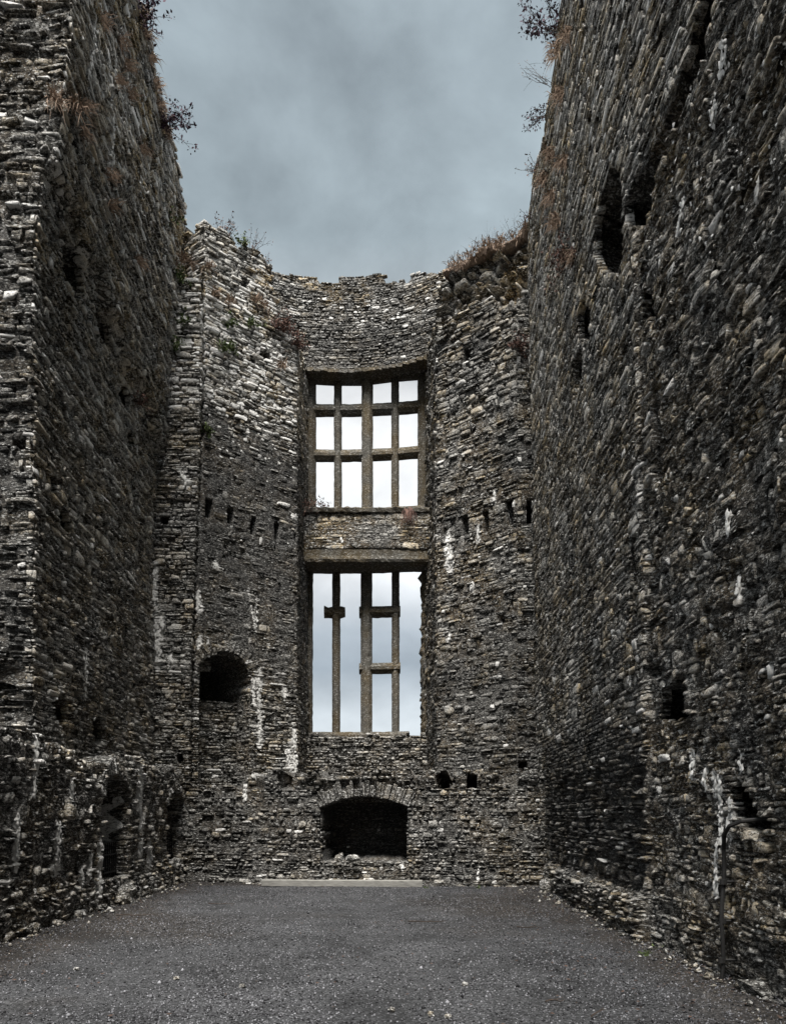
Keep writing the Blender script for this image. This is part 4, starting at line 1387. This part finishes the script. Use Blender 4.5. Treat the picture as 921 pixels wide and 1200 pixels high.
# ================================================================== LOOSE THINGS
def rock(name, loc, size, label, cat='rock', group=None, tone=0.6, lime=0.2, seed=1):
    r = np.random.default_rng(seed)
    V, Fc = [], []
    nu, nv = 9, 6
    for j in range(nv + 1):
        th = math.pi * j / nv
        for i in range(nu):
            ph = 2 * math.pi * i / nu
            p = np.array([math.sin(th) * math.cos(ph), math.sin(th) * math.sin(ph), math.cos(th)])
            p = np.sign(p) * np.abs(p) ** 0.75
            V.append(p * np.array(size) * (1 + 0.16 * r.normal()) + np.array([0, 0, size[2] * 0.75]))
    for j in range(nv):
        for i in range(nu):
            i2 = (i + 1) % nu
            Fc.append((j * nu + i, (j + 1) * nu + i, (j + 1) * nu + i2, j * nu + i2))
    t = np.zeros((len(V), 4)); t[:, 0] = tone; t[:, 1] = lime; t[:, 3] = 0.6
    mb = MB(); mb.add(np.array(V) + np.array(loc), Fc)
    o = mb.build(name, M_STONE, None, loc, tint=t)
    return tag(o, label, cat, group)


def at(px, py, Y):
    return ((px - VX) * Y / F, Y, EYE + (VY - py) * Y / F)


gz = lambda px, py: ((px - VX) * (EYE * F / (py - VY)) / F, EYE * F / (py - VY), 0.0)

hx = lambda px: (px - VX) * 17.35 / F
rock('loose_stone', (hx(397.5), 17.33, 0.565), (0.09, 0.08, 0.085), 'small pale pointed stone at the left of the hearth edge', tone=0.5, lime=0.2, seed=3)
rock('loose_stone', (hx(414), 17.32, 0.565), (0.17, 0.10, 0.075), 'flat grey stone lying on the hearth edge beside a smaller pale one', tone=0.45, lime=0.15, seed=4)
x, y, z = gz(208, 1036)
rock('boulder', (x - 0.02, y - 0.1, -0.02), (0.22, 0.22, 0.17), 'pale squared boulder at the foot of the low left wall near the far corner', 'boulder', tone=0.5, lime=0.25, seed=8)
rock('boulder', (-4.58, 13.6, 0.0), (0.2, 0.34, 0.20), 'rough boulder lying under the railed opening of the low left wall', 'boulder', tone=0.5, seed=11)
rock('boulder', (3.36, 15.6, 0.0), (0.17, 0.2, 0.17), 'pale boulder against the far foot of the right wall', 'boulder', tone=0.5, lime=0.2, seed=15)
rock('loose_stone', (-3.05, 17.72, 0.0), (0.10, 0.06, 0.02), 'small white flake of stone on the ground at the left back wall', tone=0.9, lime=0.9, seed=21)
rock('loose_stone', (-0.28, 17.30, 0.0), (0.15, 0.10, 0.10), 'flat pale stone lying behind the timber on the ground', tone=0.6, lime=0.3, seed=23)
rock('boulder', (3.33, 6.75, -0.02), (0.14, 0.16, 0.10), 'weathered stone at the near foot of the right wall past the drainpipe', 'boulder', tone=0.36, lime=0.0, seed=29)

# timber
ta, tb = (-2.68, 17.25, 0.0), (0.90, 17.05, 0.0)
mb = MB()
n = 30
prof = [(-0.075, 0.0), (-0.08, 0.125), (-0.065, 0.14), (0.07, 0.14), (0.08, 0.12), (0.075, 0.0)]
V, Fc = [], []
for i in range(n + 1):
    t = i / n
    c = np.array(ta) * (1 - t) + np.array(tb) * t
    for a, b in prof:
        V.append((c[0], c[1] + a + random.gauss(0, 0.003), b + 0.01 + 0.018 * math.sin(t * 3.0) * 0 + random.gauss(0, 0.003)))
for i in range(n):
    for k in range(6):
        k2 = (k + 1) % 6
        Fc.append((i * 6 + k2, i * 6 + k, (i + 1) * 6 + k, (i + 1) * 6 + k2))
Fc += [tuple(range(6)), tuple(n * 6 + k for k in range(6))[::-1]]
mb.add(V, Fc)
tag(mb.build('timber_beam', M_TIMBER, None, (-0.9, 17.15, 0)), 'long pale squared timber lying on the gravel before the fireplace', 'beam')

# drainpipe on the right wall
pipe = empty('drainpipe', (3.2, 7.6, 0))
tag(pipe, 'thin black pipe bending out of the white-stained hole and down the right wall', 'pipe')


def rw_pt(px, py, off):
    u, v = rw.pix(px, py)
    return rw.pos(np.array([u]), np.array([v]), np.array([off]))[0]


pp = [rw_pt(885, 958, -0.25), rw_pt(876, 962, 0.06), rw_pt(868, 968, 0.11), rw_pt(863, 978, 0.12), rw_pt(861, 995, 0.11)]
base_ = np.array(pp[-1]).copy()
mb = MB()
foot = rw_pt(859, 1130, 0.14); foot = np.array([base_[0] - 0.02, base_[1], 0.03])
down = [base_ + (foot - base_) * t + np.array([0.012 * math.sin(9 * t), 0.01 * math.sin(7 * t), 0]) for t in np.linspace(0.06, 1, 12)]
mb.tube(pp + down, 0.02, n=8)
b0 = np.array(pipe.location)
mb.V = [tuple(np.array(v) - b0) for v in mb.V]
mb.build('pipe', M_IRON, pipe)
for t in (0.25, 0.55, 0.85):
    c = base_ + (foot - base_) * t
    mb = MB()
    mb.tube([c + np.array([-0.0, 0, -0.025]), c + np.array([0, 0, 0.025])], 0.034, n=8)
    mb.tube([c, c + np.array([0.16, 0, 0])], 0.014, n=5)
    mb.V = [tuple(np.array(v) - b0) for v in mb.V]
    mb.build('bracket', M_IRON, pipe)


# railings in the openings of the low wall
def railing(u0, u1, z0, z1, off, label, nb, shelf=False):
    P0 = ll.pos(np.array([u0]), np.array([z0]), np.array([off]))[0]
    P1 = ll.pos(np.array([u1]), np.array([z0]), np.array([off]))[0]
    c = (P0 + P1) / 2
    root = empty('iron_railing', tuple(c))
    tag(root, label, 'railing')
    def put(mb, nm):
        mb.V = [tuple(np.array(v) - c) for v in mb.V]
        mb.build(nm, M_IRON, root)
    for z in ((z0 + 0.06), z0 + 0.62 * (z1 - z0), z1):
        mb = MB()
        a, b = np.array([P0[0], P0[1], z]), np.array([P1[0], P1[1], z])
        mb.tube([a, b], 0.02, n=4)
        put(mb, 'rail')
    for i in range(nb):
        t = (i + 0.5) / nb
        p = P0 + (P1 - P0) * t
        mb = MB()
        mb.tube([(p[0], p[1], z0), (p[0], p[1], z1)], 0.011, n=4)
        put(mb, 'railing_bar')


railing(OPEN1[0] + 0.03, OPEN1[1] - 0.03, 0.52, 1.12, -0.22, 'black iron railing across the wide opening of the low left wall', 12)
railing(OPEN2[0] + 0.03, OPEN2[1] - 0.03, 0.62, 1.15, -0.25, 'black iron railing in the narrow opening by the far left corner', 8)
# flaking plaster inside the first opening, on its far jamb
mb = MB()
V, Fc = [], []
nx_, ny_ = 8, 10
for j in range(ny_):
    for i in range(nx_):
        z = 1.08 + 0.85 * j / (ny_ - 1) + random.uniform(-0.03, 0.03)
        wv = (0.25 + 0.75 * math.sin(math.pi * (j + 0.6) / ny_)) * (0.75 + 0.25 * math.sin(j * 2.3))
        d = -0.22 - 0.16 * math.sin(j * 1.3) - 0.55 * wv * i / (nx_ - 1) + random.uniform(-0.03, 0.03)
        p = ll.pos(np.array([OPEN1[1]]), np.array([z]), np.array([d]))[0]
        V.append((p[0], p[1] - 0.05 - random.uniform(0, 0.02), z))
for s in (0, 1):
    pass
nV = len(V)
V += [(a, b + 0.05, c) for a, b, c in V]
for j in range(ny_ - 1):
    for i in range(nx_ - 1):
        k = j * nx_ + i
        Fc.append((k, k + 1, k + nx_ + 1, k + nx_)); Fc.append((nV + k + nx_, nV + k + nx_ + 1, nV + k + 1, nV + k))
mb.add(V, Fc)
tt = np.zeros((len(V), 4)); tt[:, 0] = 0.6; tt[:, 1] = 0.66; tt[:, 3] = 0.3
ob = mb.build('plaster_patch', M_STONE, None, (-4.9, 14, 1.0), tint=tt)
ob.parent = low_wall
ob.location = tuple(np.array((-4.9, 14, 1.0)) - np.array(low_wall.location))


# ================================================================== PLANTS
def leafy(name, loc, h, spread, n_stem, n_leaf, leaf, mat, label, cat='shrub', out=(0, 0, 1), group=None, seed=1, droop=0.2, stemr=0.008):
    r = random.Random(seed)
    root = empty(name, loc)
    tag(root, label, cat, group)
    st, lf, lt = MB(), MB(), []
    out = np.array(out, float); out /= np.linalg.norm(out)
    for s in range(n_stem):
        d = out + np.array([r.gauss(0, spread), r.gauss(0, spread), r.gauss(0, spread * 0.7)])
        d /= np.linalg.norm(d)
        Ls = h * r.uniform(0.55, 1.05)
        pts, p = [], np.array([r.gauss(0, 0.04), r.gauss(0, 0.04), -0.05])
        k = 5
        for i in range(k + 1):
            pts.append(p.copy())
            d = d + np.array([r.gauss(0, 0.16), r.gauss(0, 0.16), r.gauss(0, 0.12) - droop * 0.15])
            d /= np.linalg.norm(d)
            p = p + d * Ls / k
        st.tube(pts, stemr, stemr * 0.3, 3)
        # side twigs
        for tw in range(3):
            i = r.randrange(1, k)
            b = pts[i]
            dd = np.array([r.gauss(0, 1), r.gauss(0, 1), r.gauss(0.4, 0.7)]); dd /= np.linalg.norm(dd)
            st.tube([b, b + dd * Ls * 0.2, b + dd * Ls * 0.34 + np.array([0, 0, -0.02])], stemr * 0.5, stemr * 0.2, 3)
            pts.append(b + dd * Ls * 0.34)
        for j in range(int(n_leaf * (1.45 if mat is not M_STRAW else 1))):
            b = pts[r.randrange(1, len(pts))] + np.array([r.gauss(0, 0.03), r.gauss(0, 0.03), r.gauss(0, 0.03)]) * (h / 0.6)
            a = np.array([r.gauss(0, 1) for _ in range(3)]); a /= np.linalg.norm(a)
            c = np.cross(a, [r.gauss(0, 1) for _ in range(3)]); c /= np.linalg.norm(c)
            l = leaf * r.uniform(0.5, 1.3)
            lf.add([b, b + a * l * 0.5 + c * l * 0.28, b + a * l, b + a * l * 0.5 - c * l * 0.28], [(0, 1, 2, 3)])
            tn = r.random()
            lt += [(tn, 0, 0, 1)] * 4
    st.build('stem', M_TWIG, root)
    if lf.V:
        lf.build('foliage', mat, root, tint=np.array(lt))
    return root


def tuft(loc, n, h, label, out=(0, 0, 1), spread=0.5, mat=None, name='grass_tuft', seed=1, w=0.007, droop=1.0, group=None, base=0.06):
    r = random.Random(seed)
    mb, tt = MB(), []
    out = np.array(out, float); out /= np.linalg.norm(out)
    for i in range(n):
        d = out + np.array([r.gauss(0, spread) for _ in range(3)]); d /= np.linalg.norm(d)
        p = np.array(loc) + np.array([r.gauss(0, base), r.gauss(0, base), r.gauss(0, base * 0.6)])
        l = h * r.uniform(0.5, 1.1)
        s = np.cross(d, (0.2, 0.9, 0.3)); s /= np.linalg.norm(s)
        q1 = p + d * l * 0.5
        q2 = p + d * l * 0.85 + np.array([0, 0, -l * 0.35 * droop])
        mb.add([p - s * w, p + s * w, q1 + s * w * 0.8, q1 - s * w * 0.8, q2], [(0, 1, 2, 3), (3, 2, 4)])
        t = r.random()
        tt += [(t, 0, 0, 1)] * 5
    o = mb.build(name, mat or M_STRAW, None, loc, tint=np.array(tt))
    return tag(o, label, 'grass', group)


def on(panel, px, py, off=0.0):
    u, v = panel.pix(px, py)
    return tuple(panel.pos(np.array([u]), np.array([v]), np.array([off]))[0])


# left wall top
leafy('wall_shrub', on(lw, 163, 22), 0.75, 0.45, 9, 22, 0.075, M_LEAF_DARK, 'dark shrub cut by the top of the picture on the left wall', out=(0.9, 0, 0.45), seed=2)
leafy('wall_shrub', on(lw, 190, 145), 0.75, 0.38, 12, 30, 0.07, M_LEAF_DARK, 'dense dark purple shrub jutting from the left wall into the sky', out=(1, 0, 0.25), seed=3)
leafy('wall_shrub', on(lw, 198, 262), 0.62, 0.28, 4, 14, 0.085, M_LEAF_GREEN, 'thin leafy sprig where the left wall meets the bay top', out=(0.5, 0, 1), seed=4)
TOP_L = ['straw fringe on the left wall top just below its cut-off shrub', 'straw fringe on the left wall top midway between its two shrubs', 'straw fringe on the left wall top above the dense shrub',
         'straw fringe on the left wall top at the root of the dense shrub', 'straw fringe on the left wall top under the dense shrub', 'highest straw fringe of the left wall top at the picture edge']
for i, (x_, y_) in enumerate(((172, 40), (178, 70), (184, 100), (189, 125), (195, 155), (170, 15))):
    tuft(on(lw, x_ - 3, y_), 60, 0.32, TOP_L[i], out=(0.8, 0, 0.3), seed=30 + i, group='straw along the left wall top')
tuft(on(lw, 53, 64, 0.05), 130, 0.38, 'hanging straw tuft on the upper pier face, highest one', out=(0, -0.5, -0.2), spread=0.35, seed=41)
tuft(on(lw, 68, 122, 0.05), 110, 0.32, 'hanging straw tuft on the pier beside its outer corner', out=(0.2, -0.5, -0.1), spread=0.45, seed=42)
FACE_L = ['topmost dead grass clump on the left wall face, by the pier corner', 'dead grass clump on the left wall face beside the lower hanging straw tuft', 'dead grass clump in the middle of the upper left wall, upper of a close pair',
          'dead grass clump in the middle of the upper left wall, lower of a close pair', 'lowest dead grass clump on the left wall face near the bay', 'dead grass clump between the pier corner and the first shrub',
          'dead grass clump on the left wall face level with the dense shrub', 'dead grass clump close to the pier edge at the level of the straw fringe', 'dead grass clump high on the left wall near its cut-off shrub',
          'dead grass clump under the lower hanging straw tuft of the pier', 'dead grass clump on the left wall face below the dense shrub']
for i, (x_, y_) in enumerate(((118, 22), (97, 125), (126, 205), (128, 240), (160, 305), (145, 75), (150, 110), (135, 95), (140, 48), (95, 155), (165, 175))):
    tuft(on(lw, x_, y_, 0.03), 60, 0.26, FACE_L[i], out=(0.8, -0.3, -0.2), spread=0.5, seed=50 + i, group='dead grass on the left wall face')
leafy('wall_fern', on(lw, 172, 468, 0.02), 0.35, 0.6, 7, 16, 0.06, M_LEAF_DRY, 'brown withered fern low on the left wall near the buttress', 'fern', out=(1, -0.5, 0), seed=61)
# bay left top
leafy('wall_shrub', on(sl, 268, 272, -0.2), 0.55, 0.35, 9, 18, 0.05, M_LEAF_DRY, 'bushy dry plant on the high left bay top, nearer its ridge', out=(0.3, 0, 1), seed=5)
leafy('wall_shrub', on(sl, 300, 290, -0.2), 0.55, 0.35, 7, 10, 0.04, M_LEAF_DRY, 'sparse dry plant at the stepped end of the left bay top', out=(0.4, 0, 1), seed=6)
leafy('wall_shrub', on(sl, 320, 305, -0.3), 0.5, 0.15, 2, 8, 0.05, M_LEAF_DRY, 'single upright dry stem at the corner where the left bay top drops', out=(0.1, 0, 1), seed=7)
leafy('dry_bush', on(sl, 329, 386, 0.0), 0.55, 0.7, 22, 34, 0.05, M_LEAF_DRY, 'brown dead bush on the broken step left of the upper window', out=(0.3, -0.5, 0.4), seed=8)
leafy('dry_bush', on(sl, 345, 402, 0.0), 0.45, 0.7, 14, 26, 0.05, M_LEAF_DRY, 'smaller brown bush hanging at the corner above the upper window', out=(0.5, -0.4, 0.2), seed=9)
BAY_L = ['dead grass in the left bay wall beside the buttress top', 'dead grass in the left bay wall just below the buttress top', 'dead grass in the left bay wall above the brown bush, upper one',
         'dead grass in the left bay wall touching the brown bush from above', 'dead grass in the middle of the upper left bay wall', 'dead grass low on the left bay wall under the brown bush',
         'dead grass on the buttress top at its right end', 'dead grass on the buttress top at its middle', 'dead grass on the buttress top against the dark notch']
for i, (x_, y_) in enumerate(((245, 315), (252, 345), (300, 352), (310, 360), (270, 355), (330, 430), (225, 312), (205, 312), (215, 305))):
    tuft(on(sl if x_ > 238 else bs_p, x_, y_, 0.03), 60, 0.28, BAY_L[i], out=(0.2, -0.8, 0.2), spread=0.6, seed=80 + i, group='dead grass on the left bay wall')
gl = [(bs_p, 213, 327, 'small green fern near the top of the corner buttress'), (bs_p, 218, 378, 'dark green fern halfway down the pale part of the buttress'), (bs_p, 205, 408, 'green fern left on the buttress below the pale courses'),
      (sl, 270, 380, 'leafy green plant in the middle of the upper left bay'), (sl, 262, 410, 'dark green clump under the leafy plant of the left bay'), (sl, 285, 285, 'green tuft just under the top of the left bay'),
      (sl, 245, 505, 'tiny bright fern beside the buttress edge'), (sl, 272, 408, 'green clump right of the dark clump on the left bay'), (sl, 295, 378, 'small green plant near the brown bush of the left bay')]
for i, (p, x_, y_, lb) in enumerate(gl):
    leafy('wall_fern', on(p, x_, y_, 0.02), 0.30, 0.7, 8, 18, 0.06, M_LEAF_GREEN, lb, 'fern', out=(0, -1, 0.3), seed=100 + i, stemr=0.004)
# right
leafy('wall_shrub', on(rw, 652, 38, 0.0), 0.95, 0.42, 13, 30, 0.065, M_LEAF_DARK, 'large dark shrub at the top of the right wall against the sky', out=(-0.8, 0, 0.6), seed=12)
leafy('wall_shrub', on(rw, 646, 95, 0.0), 1.0, 0.22, 5, 5, 0.04, M_LEAF_DRY, 'thin bare twigs reaching from the right wall into the sky', out=(-1.0, 0, 0.55), seed=13, stemr=0.006)
leafy('wall_shrub', on(rw, 639, 132, 0.0), 0.5, 0.4, 8, 18, 0.05, M_LEAF_DARK, 'small dark shrub below the bare twigs of the right wall', out=(-1, 0, 0.2), seed=14)
leafy('wall_shrub', on(rw, 630, 195, 0.0), 0.42, 0.4, 6, 10, 0.045, M_LEAF_DRY, 'tiny withered shrub near the far end of the right wall top', out=(-1, 0, 0.3), seed=15)
leafy('wall_shrub', on(rw, 624, 252, 0.0), 0.4, 0.25, 3, 8, 0.045, M_LEAF_DARK, 'lowest dark sprig on the right wall edge above the turf', out=(-1, 0, 0.1), seed=16)
RF_L = ['dead grass on the right wall under its large top shrub', 'dead grass on the right wall edge level with the bare twigs', 'dead grass at the right wall edge between shrub and bare twigs',
        'dead grass on the right wall left of the pointed hole top', 'dead grass on the right wall edge above the withered shrub', 'dead grass on the right wall beside the reddish fern',
        'dead grass on the right wall face below the withered shrub', 'lowest dead grass on the right wall edge near the turf cap', 'dead grass on the right wall next to the lowest dark sprig']
for i, (x_, y_) in enumerate(((668, 40), (660, 110), (655, 60), (664, 190), (650, 180), (672, 300), (650, 230), (655, 260), (640, 210))):
    tuft(on(rw, x_, y_, 0.03), 85, 0.30, RF_L[i], out=(-0.8, -0.3, -0.2), spread=0.5, seed=130 + i, group='dead grass on the right wall face')
leafy('wall_fern', on(rw, 671, 300, 0.03), 0.5, 0.6, 12, 24, 0.05, M_LEAF_DRY, 'reddish withered fern on the right wall left of the pointed hole', 'fern', out=(-1, -0.4, -0.2), seed=17)
leafy('dry_bush', on(sr, 607, 405, 0.02), 0.4, 0.7, 14, 26, 0.05, M_LEAF_DRY, 'dark reddish dead plant on the corner of the right bay wall', out=(0, -1, 0.2), seed=18)
# turf on the broken core, right of the parapet
mb = MB()
us = np.linspace(0.35, rc.L - 0.02, 70)
V, Fc = [], []
kk = ((0.10, -0.10), (0.17, -0.03), (0.15, 0.05), (0.05, 0.11), (-0.15, 0.14), (-0.45, 0.15), (-0.8, 0.1), (-0.85, -0.1))
for u in us:
    z = float(np.interp(u, us, [0] * 70)) + float(rct(np.array([u - 0.15, u, u + 0.15])).mean())
    for k, (o_, dz) in enumerate(kk):
        nz = float(fbm(u * 3.0, k * 0.8, 0, 88))
        p = rc.pos(np.array([u]), np.array([z]), np.array([o_ + 0.09 * nz]))[0]
        V.append((p[0], p[1], z + dz * (1 + 0.5 * nz) + 0.05 * nz + random.gauss(0, 0.01)))
m = len(kk)
for i in range(len(us) - 1):
    for k in range(m):
        k2 = (k + 1) % m
        Fc.append((i * m + k, (i + 1) * m + k, (i + 1) * m + k2, i * m + k2))
Fc += [tuple(range(m)), tuple((len(us) - 1) * m + k for k in range(m))[::-1]]
mb.add(V, Fc)
tag(mb.build('turf', M_TURF, None, (2.8, 20, 16)), 'brown dead turf capping the collapsed top of the right bay', 'turf', kind='stuff')
TURF_L = ['leftmost dry grass clump overhanging the turf cap of the right bay', 'second dry grass clump from the left on the turf cap', 'third dry grass clump from the left on the turf cap',
          'dry grass clump left of the middle of the turf cap', 'dry grass clump at the very middle of the turf cap', 'dry grass clump right of the middle of the turf cap',
          'third dry grass clump from the right wall on the turf cap', 'second dry grass clump from the right wall on the turf cap', 'dry grass clump on the turf cap touching the right wall']
for i, u in enumerate(np.linspace(0.6, rc.L - 0.3, 9)):
    z = float(rct(np.array([u]))[0]) + 0.05
    p = rc.pos(np.array([u]), np.array([z]), np.array([0.2]))[0]
    tuft((p[0] + random.uniform(-0.1, 0.1), p[1], p[2] - 0.04), 75, random.uniform(0.14, 0.34), TURF_L[i], out=(-0.2, -0.5, 0.2), spread=0.6, seed=160 + i, group='dry grass on the turf cap', base=0.085)
for i, (x_, y_, lb) in enumerate(((562, 305, 'fine dry stalks at the left end of the turf cap'), (582, 296, 'tall fine dry stalks in the middle of the turf cap'), (603, 288, 'fine dry stalks at the right end of the turf cap'))):
    leafy('dry_stalks', on(rc, x_, y_, -0.1), 0.8, 0.3, 14, 3, 0.03, M_STRAW, lb, 'plant', out=(-0.1, 0, 1), seed=20 + i, stemr=0.004)
# window sill plants
leafy('sill_plant', (wx(379, 21.6), 21.6, 10.12), 0.52, 0.35, 6, 12, 0.06, M_LEAF_DRY, 'withered plant on the sill in the leftmost light of the upper window', 'plant', out=(0.1, 0, 1), seed=26)
leafy('sill_plant', (wx(417, 21.6), 21.6, 10.12), 0.42, 0.2, 3, 10, 0.05, M_LEAF_DRY, 'small leaning plant on the sill left of the thick middle mullion', 'plant', out=(-0.8, 0, 0.6), seed=27)
tuft((wx(363, 21.1), 21.12, 10.1), 90, 0.25, 'brown dead growth at the left end of the upper sill', out=(0, -0.6, -0.1), spread=0.5, seed=28, base=0.12, mat=M_LEAF_DRY)
tuft((wx(479, 21.1), 21.15, 10.0), 60, 0.4, 'reddish roots hanging from the right end of the upper sill', out=(0, -0.25, -1), spread=0.25, seed=29, base=0.07, mat=M_LEAF_DRY)
# ground weeds and twigs
for i, (px, py, lb) in enumerate(((757, 1120, 'green weed beside the pebbles at the foot of the right wall'), (560, 1030, 'tiny weed at the back wall right of the timber'), (500, 1032, 'tiny weed at the right end of the timber'), (770, 1112, 'low green weed hugging the right wall foot'))):
    x, y, z = gz(px, max(py, 1041))
    leafy('weed', (x, min(y, 17.0), 0.02), 0.10, 0.8, 7, 9, 0.035, M_LEAF_GREEN, lb, 'weed', seed=200 + i, stemr=0.002)
for i, (px, py, l, a, lb) in enumerate(((500, 1083, 0.55, 0.1, 'dark twig lying level on the gravel right of centre'), (650, 1178, 0.2, 0.5, 'short twig on the near gravel'), (620, 1090, 0.35, -0.3, 'crooked twig on the gravel before the right wall'),
                                        (160, 1075, 0.6, 0.25, 'long twig on the gravel near the left wall'), (260, 1062, 0.5, -0.2, 'twig on the far gravel left of the timber'), (700, 1192, 0.3, 1.0, 'forked twig at the bottom edge right of centre'))):
    x, y, z = gz(px, py)
    mb = MB()
    k = 5
    pts = [(x + l * (t - .5) * math.cos(a), y + l * (t - .5) * math.sin(a) + random.gauss(0, 0.015), 0.035 + random.uniform(0, 0.015)) for t in np.linspace(0, 1, k)]
    mb.tube(pts, 0.009, 0.004, 4)
    mb.tube([pts[2], (pts[2][0] + 0.09, pts[2][1] + 0.08, 0.05)], 0.005, 0.002, 3)
    tag(mb.build('twig', M_TWIG, None, (x, y, 0)), lb, 'twig')
# pale loose stones on the gravel
for i, (px, py, lb) in enumerate(((90, 1137, 'pale pebble standing out on the left gravel'), (284, 1157, 'white pebble on the near gravel left of centre'), (207, 1148, 'small white pebble between two others at left'),
                                  (459, 1185, 'white pebble at the bottom middle of the gravel'), (505, 1190, 'white pebble at the bottom right of middle'), (525, 1193, 'pale chip at the bottom beside another white pebble'), (545, 1155, 'pale pebble on the trodden strip of gravel'))):
    x, y, z = gz(px, py)
    rock('pebble', (x, y, 0.0), (0.028, 0.024, 0.018), lb, 'pebble', tone=0.6, lime=0.3, seed=300 + i)
# leaf litter
NLt = 1300
side = rng.random(NLt)
ly = 5.5 + 12 * rng.random(NLt)
lx = np.where(side < 0.35, -4.55 + np.abs(rng.normal(size=NLt)) * 0.6, np.where(side < 0.75, 3.3 - np.abs(rng.normal(size=NLt)) * 0.7, -4.5 + 7.8 * rng.random(NLt)))
lx = np.clip(lx, -4.55, 3.3)
lr = 0.012 + 0.016 * rng.random(NLt)
an = rng.random(NLt) * 6.28
c4 = np.array([(1, 0), (0, .5), (-1, 0), (0, -.5)])
vx = lx[:, None] + lr[:, None] * (c4[:, 0] * np.cos(an)[:, None] - c4[:, 1] * np.sin(an)[:, None])
vy = ly[:, None] + lr[:, None] * (c4[:, 0] * np.sin(an)[:, None] + c4[:, 1] * np.cos(an)[:, None])
vz = ground_z(lx, ly)[:, None] + 0.016 + 0.012 * rng.random((NLt, 4))
lt = np.zeros((NLt, 4, 4)); lt[..., 0] = rng.random(NLt)[:, None]
lit = link('leaf_litter', mesh_from('leaf_litter', np.stack([vx, vy, vz], -1).reshape(-1, 3), np.arange(NLt * 4).reshape(-1, 4), lt.reshape(-1, 4), M_LITTER))
tag(lit, 'fallen brown leaves scattered on the gravel along the wall feet', 'leaves', kind='stuff')
